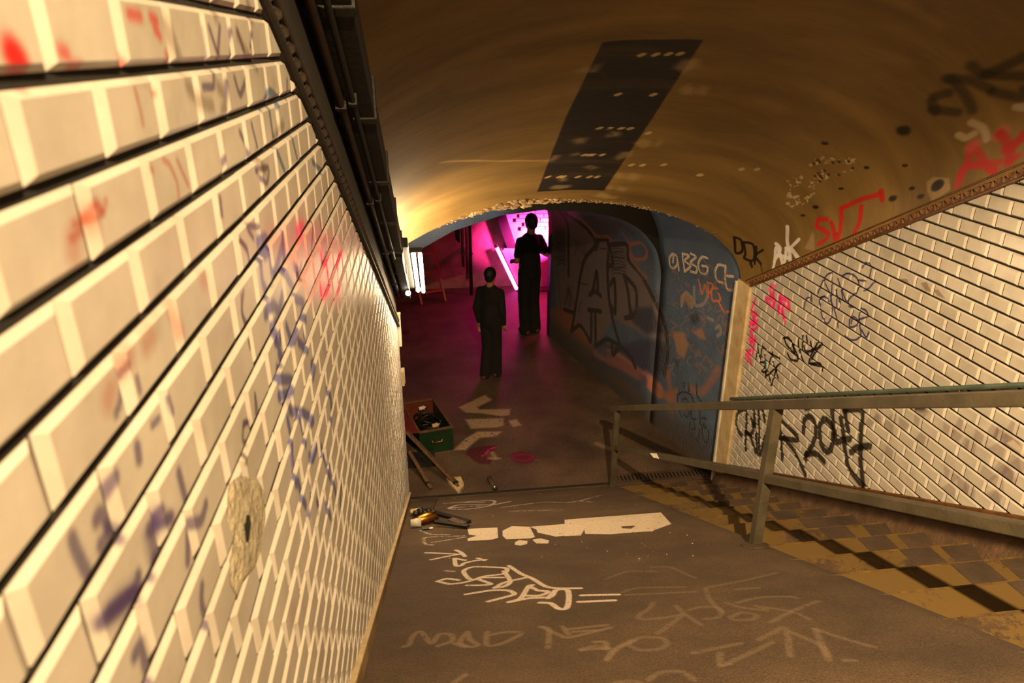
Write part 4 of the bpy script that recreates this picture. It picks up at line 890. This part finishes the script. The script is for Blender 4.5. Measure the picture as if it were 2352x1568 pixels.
# white sheet added behind the tube to carry the bright glare
rs_ = empty('added_sheet', (2.0, 12.5, FL), 'white sheet added to carry the glare behind the glowing tube and the standing man', 'sheet')
a, b, c, d = onY(1150, 570, 12.48), onY(1300, 574, 12.48), onY(1300, 720, 12.42), onY(1192, 668, 12.44)
a, b, c, d = [Vector(q) for q in (a, b, c, d)]; c.z = FL+.02; d.z = FL+.02
bm = NB(); hexa(bm, [a, b, c, d]+[q+Vector((0, .015, 0)) for q in (a, b, c, d)]); part('sheet', bm, M_white, rs_)  # added to carry the glare
for q in (a, b):
    bm = NB(); box(bm, q.x+.02, q.x+.06, q.y-.01, q.y+.04, q.z-.03, q.z+.02, .003); part('clamp', bm, M_black, rs_)

# ---------------------------------------------------------------- railing and wall handrail
XG = 1.74
rl = empty('railing', (XG, 3.04, CR-SL*3.04), 'grey green steel railing between the ramp and the stairs', 'railing')
def rbar(bm, y0, y1, c, w_, h_): sbox(bm, XG-w_/2, XG+w_/2, y0, y1, c-h_, c, .005)
bm = NB(); rbar(bm, -.9, 6.02, -.045, .055, .058); part('top_rail', bm, M_rail, rl)
bm = NB(); rbar(bm, -.9, 3.03, -.492, .045, .052); part('middle_rail', bm, M_rail, rl)
bm = NB(); rbar(bm, 3.05, 5.88, -.480, .045, .052); part('middle_rail', bm, M_rail, rl)
for y0 in (.22, 3.03, 5.86):
    zb = max(CR-SL*y0, FL)-.01
    bm = NB(); box(bm, XG-.026, XG+.026, y0-.026, y0+.026, zb, -.06-SL*y0, .004); po = part('post', bm, M_rail, rl)
    bm = NB(); vs0 = []
    for rr, dz in ((.075, .0), (.072, .012), (.035, .018)):
        vs0.append([bm.verts.new((XG+rr*math.cos(t), y0+rr*math.sin(t), CR-SL*(y0+rr*math.sin(t))+dz if y0 < 5 else FL+dz)) for t in [2*math.pi*k/18 for k in range(18)]])
    for A0, B0 in zip(vs0[:-1], vs0[1:]):
        for k in range(18): bm.faces.new((A0[k], A0[(k+1) % 18], B0[(k+1) % 18], B0[k]))
    bm.faces.new(vs0[-1]); obj('base_plate', bm, M_rail if y0 > 5 else M_step, po)
# small light spot on the middle rail, drawn as a white chip
tp = empty('light_glint', tuple(onX(1500, 1047, XG-.03)), 'small white chip drawn for the light spot on the middle rail near its lower end', 'glint')
a, b, c, d = [Vector(onX(u, v, XG-.026)) for u, v in ((1493, 1040), (1508, 1041), (1514, 1053), (1502, 1051))]
bm = NB(); hexa(bm, [a, b, c, d]+[q+Vector((-.003, 0, 0)) for q in (a, b, c, d)]); part('scrap', bm, M_glint, tp)  # white chip drawn for the light spot
hr = empty('wall_handrail', (XR-.06, 4.5, -.05-SL*4.5), 'thin green pipe handrail bracketed to the right tiled wall', 'handrail')
bm = NB(); tube(bm, [(XR-.06, y, -.045-SL*y) for y in np.linspace(1.4, 5.62, 20)]+[(XR-.03, 5.70, -.045-SL*5.70)], .0135, 10); part('pipe', bm, M_pipe, hr, True)
for y0 in (2.15, 3.05, 3.95, 4.85, 5.55):
    bm = NB(); tube(bm, [(XR-.06, y0, -.055-SL*y0), (XR-.055, y0, -.095-SL*y0), (XR, y0, -.11-SL*y0)], .007, 8); part('bracket', bm, M_black, hr, True)

# ---------------------------------------------------------------- drain grating at the foot of the stairs
dg = empty('drain_grate', (2.35, 6.06, FL), 'dark slotted drain grate across the foot of the stairs', 'grate')
bm = NB(); box(bm, 1.83, 2.90, 5.99, 6.01, FL, FL+.014); box(bm, 1.83, 2.90, 6.12, 6.14, FL, FL+.014); box(bm, 1.83, 1.85, 6.01, 6.12, FL, FL+.014); box(bm, 2.88, 2.90, 6.01, 6.12, FL, FL+.014); part('frame', bm, M_step, dg)
bm = NB(); box(bm, 1.85, 2.88, 6.01, 6.12, FL+.0005, FL+.003); part('channel', bm, M_black, dg)
for k in range(25):
    x0 = 1.862+k*.0405; bm = NB(); box(bm, x0, x0+.022, 6.01, 6.12, FL+.002, FL+.012); part('bar', bm, M_step, dg)

# ---------------------------------------------------------------- tool box
tbx = empty('tool_box', (0, 7.15, FL), 'open green metal tool box full of cables beside the end of the left wall', 'box')
u_ = Vector((.365, .08, 0)); l_ = Vector((-.20, .72, 0)); o0 = Vector((-.175, 6.80, FL)); H = .28
def qpt(a, b, z): return o0+u_*a+l_*b+Vector((0, 0, z))
def qbox(bm, a0, a1, b0, b1, z0, z1): hexa(bm, [qpt(a0, b0, z0), qpt(a1, b0, z0), qpt(a1, b1, z0), qpt(a0, b1, z0), qpt(a0, b0, z1), qpt(a1, b0, z1), qpt(a1, b1, z1), qpt(a0, b1, z1)])
bm = NB(); qbox(bm, 0, 1, 0, .02, 0, H); qbox(bm, 0, 1, .98, 1, 0, H); qbox(bm, 0, .03, .02, .98, 0, H); qbox(bm, .97, 1, .02, .98, 0, H); qbox(bm, .03, .97, .02, .98, 0, .02); box_body = part('body', bm, M_green, tbx)
bm = NB()
for t in ((-.015, 1.015, -.01, .025), (-.015, 1.015, .975, 1.01), (-.015, .04, .025, .975), (.96, 1.015, .025, .975)): qbox(bm, *t, H-.004, H+.014)
part('rim', bm, M_brass if False else M_wood, tbx)
bm = NB(); qbox(bm, .031, .96, .95, .979, .02, H-.006); qbox(bm, .031, .05, .02, .95, .02, H-.006); part('lining', bm, M_orange, tbx)
bm = NB(); tube(bm, [qpt(.36, -.0, .17), qpt(.36, -.04, .17), qpt(.36, -.04, .145), qpt(.64, -.04, .145), qpt(.64, -.04, .17), qpt(.64, 0, .17)], .006, 6); obj('handle', bm, M_brass, box_body, True)
bm = NB(); qbox(bm, .30, .70, -.012, 0, .175, .20); obj('handle_plate', bm, M_green, box_body)
# lid folded back against the wall side
bm = NB(); q0 = [qpt(0, 0, H), qpt(0, 1, H), qpt(-.42, 1, H+.02), qpt(-.42, 0, H+.02)]; hexa(bm, q0+[q+Vector((0, 0, .012)) for q in q0]); part('lid', bm, M_orange, tbx)
cb = empty('cable_coil', tuple(qpt(.5, .45, .14)), 'tangle of black cable filling the green tool box', 'cable')
for k in range(7):
    cx_, cy_ = .5+rnd.uniform(-.08, .08), .42+rnd.uniform(-.14, .14); pts = []
    for t in range(25):
        a = 2*math.pi*t/24; pts.append(qpt(cx_+.36*math.cos(a)*rnd.uniform(.85, 1), cy_+.27*math.sin(a)*rnd.uniform(.9, 1), .12+.018*k+.02*math.sin(a*2+k)))
    bm = NB(); tube(bm, pts, .013, 7); part('loop', bm, M_black, cb, True)
def knob(name, c, r, mat, label, cat):
    o = empty(name, tuple(c), label, cat); bm = NB(); tube(bm, [Vector(c)+Vector((-.045, 0, 0)), Vector(c)+Vector((.02, .02, .004))], r, 10, True, [r*.8, r]); part('body', bm, mat, o, True)
    bm = NB(); tube(bm, [Vector(c)+Vector((.02, .02, .004)), Vector(c)+Vector((.05, .035, .006))], r*.6, 10); part('prongs', bm, M_steel, o, True)
knob('cable_plug', qpt(.52, .74, .275), .026, M_white, 'white cable plug at the back of the green tool box', 'plug')
knob('cable_plug', qpt(.60, .16, .265), .028, M_beige, 'beige cable plug at the front of the green tool box', 'plug')
bm = NB(); 
for zz in (0,): box(bm, -.34, -.02, 6.55, 6.80, FL, FL+.05, .004)
tag(obj('shade_slab', bm, M_grime), 'flat dark slab drawn as the shade between the planks and the green box', 'lid')  # black shade by the planks, put in as a dark slab

# ---------------------------------------------------------------- planks, paper, can, tools
def plank(name, a, b, w_, h_, label, up=(0, 0, 1), mat=None, cat='plank'):
    o = empty(name, tuple(a), label, cat); bm = NB(); bar(bm, a, b, w_, h_, up); part('board', bm, mat or M_wood, o)
    a, b = Vector(a), Vector(b); d = (b-a).normalized(); bm = NB(); bar(bm, a+d*.06, a+d*.085, w_+.006, h_+.006, up); part('cleat', bm, M_black, o)
    return o
plank('wooden_plank', (.225, 6.10, FL+.02), (-.30, 6.70, FL+.36), .07, .022, 'long wooden plank leaning from the ramp foot up behind the left wall', up=(.5, .2, .8))
plank('wooden_plank', (-.075, 6.13, FL+.015), (-.29, 6.58, FL+.19), .035, .02, 'thin short batten lying left of the long leaning plank')
o = plank('flat_strip', tuple(Vector(onS(968, 1188))+Vector((0, 0, .012))), tuple(Vector(onS(990, 1142))+Vector((0, 0, .012))), .15, .012, 'flat grey board lying on the ramp foot beside the left wall', mat=M_step, cat='board')
pp = empty('paper_scrap', tuple(onZ(1045, 1108, FL)), 'crumpled pale cloth scrap at the end of the long plank', 'scrap')
outline = [(1024, 1096), (1036, 1098), (1058, 1098), (1064, 1106), (1066, 1116), (1058, 1128), (1052, 1130), (1040, 1118), (1030, 1108)]
bm = NB(); t_ = [Vector(onZ(u, v, FL+.02)) for u, v in outline]; cc_ = sum(t_, Vector())/len(t_)+Vector((0, 0, .03))
tv = [bm.verts.new(q+Vector((0, 0, .012*(k % 3)))) for k, q in enumerate(t_)]; bv = [bm.verts.new(Vector((q.x, q.y, FL+.002))) for q in t_]; cvv = bm.verts.new(cc_)
for k in range(len(t_)):
    k2 = (k+1) % len(t_); bm.faces.new((tv[k], tv[k2], cvv)); bm.faces.new((bv[k], bv[k2], tv[k2], tv[k]))
part('cloth', bm, M_beige, pp)
cn = empty('spray_can', tuple(onZ(1133, 1112, FL)), 'small metal cylinder lying across the joint between ramp and landing', 'can')
a = Vector(onZ(1137, 1120, FL+.028)); b = Vector(onZ(1124, 1098, FL+.028))
bm = NB(); tube(bm, [a, b], .028, 16); part('body', bm, M_step, cn, True)
d_ = (a-b).normalized(); bm = NB(); tube(bm, [a, a+d_*.008, a+d_*.016], .026, 16, True, [.029, .029, .018]); part('cap', bm, M_steel, cn, True)
# heap of tools on the ramp
tl = empty('caulking_gun', tuple(onS(1000, 1205)), 'black caulking gun with a brass barrel lying on the ramp by the left wall', 'tool')
def rp(u, v, h): return Vector(onS(u, v))+Vector((0, 0, h))
bm = NB(); tube(bm, [rp(960, 1208, .05), rp(985, 1201, .055), rp(1003, 1199, .055)], .040, 14, True, [.034, .042, .040]); part('barrel', bm, M_brass, tl, True)
bm = NB(); tube(bm, [rp(944, 1212, .045), rp(968, 1210, .045)], .036, 12, True, [.026, .036]); part('nozzle', bm, M_white, tl, True)
bm = NB(); bar(bm, rp(1000, 1192, .06), rp(1078, 1206, .03), .035, .025); part('handle', bm, M_black, tl)
bm = NB(); bar(bm, rp(1000, 1208, .04), rp(1075, 1214, .02), .03, .02); part('trigger', bm, M_black, tl)
bm = NB(); bar(bm, rp(1035, 1203, .045), rp(1066, 1210, .03), .05, .012); part('grip', bm, M_wood, tl)
gl = empty('work_glove', tuple(onS(975, 1187)), 'crumpled black work glove behind the caulking gun', 'glove')
bm = NB()
for k in range(5): chunk(bm, rp(958+k*9, 1189-(k % 2)*3, .045), (.05, .05, .04), k)
part('palm', bm, M_black, gl, True)
for k in range(3):
    bm = NB(); tube(bm, [rp(984, 1186+k*2, .04), rp(998, 1188+k*2, .05), rp(1006, 1192+k*2, .03)], .011, 7); part('finger', bm, M_black, gl, True)
rg = empty('rag', tuple(onS(952, 1183)), 'crumpled grey rag against the left skirting', 'rag'); bm = NB()
for k in range(4): chunk(bm, rp(948+k*5, 1184-k, .04), (.035, .045, .03), k+20)
part('cloth', bm, M_beige, rg, True)
fs = empty('file_tool', tuple(onS(982, 1217)), 'short dark file lying below the caulking gun', 'tool'); bm = NB(); bar(bm, rp(970, 1218, .01), rp(985, 1216, .01), .025, .015); part('handle', bm, M_black, fs)
bm = NB(); bar(bm, rp(985, 1216, .01), rp(994, 1215, .01), .016, .008); part('blade', bm, M_steel, fs)

# plaster patch with a dark plug in the left tiles
pc = np.array(sLw(565, 1210)); hp = empty('mortar_patch', (XL+.012, pc[0], pc[1]), 'rough plaster patch with a dark hole among the left tiles', 'patch')
out = [(525, 1110), (550, 1092), (590, 1098), (608, 1130), (610, 1190), (600, 1260), (585, 1300), (560, 1330), (545, 1370), (530, 1340), (528, 1280), (536, 1240), (520, 1190)]
bm = NB(); b0_ = [Vector(onX(u, v, XL+.008)) for u, v in out]; m0 = Vector(onX(568, 1200, XL+.014))
ra = [bm.verts.new(q) for q in b0_]; rb = [bm.verts.new(q.lerp(m0, .3)+Vector((.002+.003*noise.noise(q*30), 0, 0))) for q in b0_]; rc = [bm.verts.new(q.lerp(m0, .75)+Vector((.0+.004*noise.noise(q*50), 0, 0))) for q in b0_]
n_ = len(out)
for A0, B0 in ((ra, rb), (rb, rc)):
    for k in range(n_): bm.faces.new((A0[k], A0[(k+1) % n_], B0[(k+1) % n_], B0[k]))
bm.faces.new(rc); part('mortar', bm, M_mortar, hp, True)
ho = [(562, 1205), (567, 1182), (573, 1182), (577, 1205), (572, 1240), (566, 1238)]
bm = NB(); a_ = [bm.verts.new(Vector(onX(u, v, XL+.0165))) for u, v in ho]; b_ = [bm.verts.new(Vector(onX(u, v, XL+.012))) for u, v in ho]
for k in range(6): bm.faces.new((a_[k], a_[(k+1) % 6], b_[(k+1) % 6], b_[k]))
bm.faces.new(a_); part('plug', bm, basic('dark_green_plug', (.08, .10, .06), (.14, .16, .10), 20, .6), hp)

# ---------------------------------------------------------------- people
def remeshed(name, shapes, voxel, mat, parent, mats=None, smooth_it=6):
    """shapes: ('cap', p, q, r0, r1) tapered capsules or ('ell', c, (rx,ry,rz)) -> one fused surface"""
    bm = NB()
    for s_ in shapes:
        b_ = NB()
        if s_[0] == 'cap':
            p, q, r0, r1 = Vector(s_[1]), Vector(s_[2]), s_[3], s_[4]; n_ = 6
            L = (q-p).length; d = (q-p).normalized(); pts = []; rad = []
            for k in range(5): t = -math.pi/2+k*math.pi/8; pts.append(p+d*r0*math.sin(t)); rad.append(max(r0*math.cos(t), .0005))
            for k in range(1, 5): t = k*math.pi/8; pts.append(q+d*r1*math.sin(t)); rad.append(max(r1*math.cos(t), .0005))
            pts.insert(5, q); rad.insert(5, r1)
            tube(b_, pts, 0, 14, True, rad)
        else:
            bmesh.ops.create_uvsphere(b_, u_segments=18, v_segments=12, radius=1)
            for v in b_.verts: v.co = Vector((v.co.x*s_[2][0], v.co.y*s_[2][1], v.co.z*s_[2][2]))+Vector(s_[1])
        bmesh.ops.recalc_face_normals(b_, faces=b_.faces)
        t_ = bpy.data.meshes.new('t'); b_.to_mesh(t_); b_.free(); bm.from_mesh(t_); bpy.data.meshes.remove(t_)
    me = bpy.data.meshes.new(name); bm.to_mesh(me); bm.free()
    o = bpy.data.objects.new(name, me); C.objects.link(o)
    r = o.modifiers.new('r', 'REMESH'); r.mode = 'VOXEL'; r.voxel_size = voxel; r.use_smooth_shade = True
    s2 = o.modifiers.new('s', 'SMOOTH'); s2.iterations = smooth_it; s2.factor = .5
    dg_ = bpy.context.evaluated_depsgraph_get(); dg_.update()
    m2 = bpy.data.meshes.new_from_object(o.evaluated_get(dg_)); bpy.data.objects.remove(o); bpy.data.meshes.remove(me)
    m2.name = name
    for p in m2.polygons: p.use_smooth = True
    return link(name, m2, mat, parent)
def hand(w0, d, side, curl=.5):
    """five fingers from wrist w0 along d; side = thumb direction"""
    d = Vector(d).normalized(); s_ = Vector(side).normalized(); n_ = d.cross(s_).normalized(); w0 = Vector(w0)
    out = [('cap', w0, w0+d*.05, .026, .030), ('cap', w0+d*.03-s_*.02, w0+d*.075-s_*.022, .018, .014), ('cap', w0+d*.03+s_*.02, w0+d*.075+s_*.02, .018, .014)]
    for k, ln in enumerate((.055, .068, .072, .064)):
        b0 = w0+d*.085+s_*(-.030+k*.020); m_ = b0+d*ln*.5+n_*ln*.2*curl; e = m_+d*ln*.35+n_*ln*.55*curl
        out += [('cap', b0-d*.02, m_, .0095, .0085), ('cap', m_, e, .0085, .0075)]
    t0 = w0+d*.03+s_*.028; out += [('cap', t0, t0+s_*.025+d*.025, .012, .010), ('cap', t0+s_*.025+d*.025, t0+s_*.028+d*.055+n_*.015*curl, .010, .008)]
    return out
def person(name, loc, rz, h, label, pose, sleeve=.72):
    k = h/1.80; root = empty(name, loc, label, 'person', None, rz)
    V3 = lambda x, y, z: Vector((x, y, z))*k
    P = dict(hipL=V3(-.09, 0, .93), hipR=V3(.09, 0, .93), kneeL=V3(-.10, -.02, .50), kneeR=V3(.10, -.02, .50), ankL=V3(-.11, .03, .09), ankR=V3(.12, .03, .09),
             pel=V3(0, 0, .97), waist=V3(0, 0, 1.12), chest=V3(0, 0, 1.32), neck=V3(0, .01, 1.48), head=V3(0, -.01, 1.650), shL=V3(-.165, 0, 1.405), shR=V3(.165, 0, 1.405),
             elL=V3(-.27, .02, 1.14), elR=V3(.27, .02, 1.14), wrL=V3(-.22, -.15, .98), wrR=V3(.16, -.18, 1.08))
    for q, v in pose.items(): P[q] = V3(*v)
    f = lambda r: r*k
    body = [('ell', P['head'], (f(.080), f(.098), f(.118))), ('ell', P['head']+V3(0, -.03, -.055), (f(.055), f(.06), f(.055))), ('cap', P['neck']-V3(0, 0, .04), P['head']-V3(0, -.015, .06), f(.062), f(.056)),
            ('cap', P['head']+V3(0, -.085, .005), P['head']+V3(0, -.108, -.03), f(.010), f(.016)), ('ell', P['head']+V3(-.077, .01, -.005), (f(.012), f(.02), f(.032))), ('ell', P['head']+V3(.077, .01, -.005), (f(.012), f(.02), f(.032))),
            ('cap', P['head']+V3(-.022, -.084, -.058), P['head']+V3(.022, -.084, -.058), f(.010), f(.010)),
            ('ell', P['chest'], (f(.155), f(.105), f(.19))), ('ell', P['waist'], (f(.13), f(.095), f(.16))), ('ell', P['pel'], (f(.155), f(.11), f(.13)))]
    for s_ in 'LR':
        body += [('cap', P['neck']-V3(0, 0, .06), P['sh'+s_], f(.06), f(.06)), ('cap', P['sh'+s_], P['el'+s_], f(.050), f(.040)), ('cap', P['el'+s_], P['wr'+s_], f(.040), f(.027)),
                 ('cap', P['hip'+s_], P['knee'+s_], f(.082), f(.056)), ('cap', P['knee'+s_], P['ank'+s_], f(.054), f(.038)), ('cap', P['ank'+s_]-V3(0, 0, .04), P['ank'+s_]+V3(0, -.13, -.055), f(.036), f(.03))]
        dd = P['wr'+s_]-P['el'+s_]; body += hand(P['wr'+s_], dd, (1 if s_ == 'L' else -1, -.3, .2), .9)
    b = remeshed('body', body, .0085, M_skin, root)
    shirt = [('ell', P['chest'], (f(.172), f(.122), f(.205))), ('ell', P['waist'], (f(.172), f(.122), f(.20))), ('cap', P['waist'], P['pel']-V3(0, 0, .02), f(.158), f(.158)), ('ell', P['pel']+V3(0, 0, 0), (f(.182), f(.125), f(.10)))]
    for s_ in 'LR':
        shirt += [('cap', P['neck']-V3(0, 0, .065), P['sh'+s_], f(.070), f(.062)), ('cap', P['sh'+s_], P['sh'+s_].lerp(P['el'+s_], min(sleeve, 1)), f(.064), f(.060))]
        if sleeve > 1: shirt += [('cap', P['el'+s_], P['wr'+s_], f(.058), f(.040))]
    remeshed('t_shirt', shirt, .011, M_shirt, root)
    tr_ = [('ell', P['pel']-V3(0, 0, .05), (f(.168), f(.125), f(.13)))]
    for s_ in 'LR': tr_ += [('cap', P['hip'+s_], P['knee'+s_], f(.108), f(.092)), ('cap', P['knee'+s_], P['ank'+s_]-V3(0, 0, .03), f(.090), f(.088))]
    remeshed('trousers', tr_, .011, M_trouser, root)
    for s_ in 'LR':
        a = P['ank'+s_]; remeshed('shoe', [('cap', V3(0, .05, 0)+Vector((a.x, a.y, f(.045))), V3(0, -.14, 0)+Vector((a.x, a.y, f(.035))), f(.045), f(.036)), ('cap', Vector((a.x, a.y, f(.05))), a, f(.045), f(.045))], .008, M_shoe, root)
    remeshed('hair', [('ell', P['head']+V3(0, .012, .028), (f(.092), f(.106), f(.108))), ('ell', P['head']+V3(0, .05, -.02), (f(.07), f(.055), f(.08)))], .009, M_hair, root)
    for s_ in (-1, 1):
        bm = NB(); bmesh.ops.create_uvsphere(bm, u_segments=8, v_segments=6, radius=f(.011), matrix=Matrix.Translation(P['head']+V3(.03*s_, -.082, .008))); obj('eye', bm, M_black, b, True)
    return root
# standing man, back three quarters, arms bent in front of the chest
person('person', (1.545, 10.25, FL), math.radians(205), 1.90, 'person in dark clothes standing with arms bent, silhouetted against the magenta light',
       dict(elL=(-.26, .06, 1.17), wrL=(-.10, -.20, 1.27), elR=(.25, .05, 1.15), wrR=(.17, -.19, 1.08), kneeL=(-.08, -.02, .5), ankL=(-.085, .03, .09), kneeR=(.08, -.02, .5), ankR=(.085, .03, .09), hipL=(-.075, 0, .93), hipR=(.075, 0, .93), head=(-.03, -.02, 1.650)))
person('person', (.80, 8.72, FL), math.radians(150), 1.56, 'shadowy person in dark clothes walking left of the standing man in the dim landing',
       dict(elL=(-.21, .04, 1.14), wrL=(-.20, -.04, .90), elR=(.21, .06, 1.14), wrR=(.20, .0, .90), kneeL=(-.06, -.06, .5), ankL=(-.06, -.05, .09), kneeR=(.06, .0, .50), ankR=(.06, .10, .10), hipL=(-.07, 0, .93), hipR=(.07, 0, .93)), sleeve=1.1)
# grit and small litter on the landing and ramp foot
bm = NB()
for k in range(110):
    u = rnd.uniform(1010, 1640); v = rnd.uniform(1090, 1290) if k % 2 else rnd.uniform(900, 1100)
    q = onS(u, v) if onS(u, v)[1] < 5.9 and onS(u, v)[0] < 1.7 else onZ(u, v, FL)
    if q[1] < 6.0 and q[2] < FL+.01: continue
    if not (0 < q[1] < 9 and -.3 < q[0] < 1.7): continue
    r_ = rnd.uniform(.003, .007); chunk(bm, Vector(q)+Vector((0, 0, r_*.5)), (r_, r_, r_*.7), k)
o = obj('grit', bm, M_rubble); tag(o, 'scattered pale grit on the ramp foot and landing', 'grit'); o['kind'] = 'stuff'
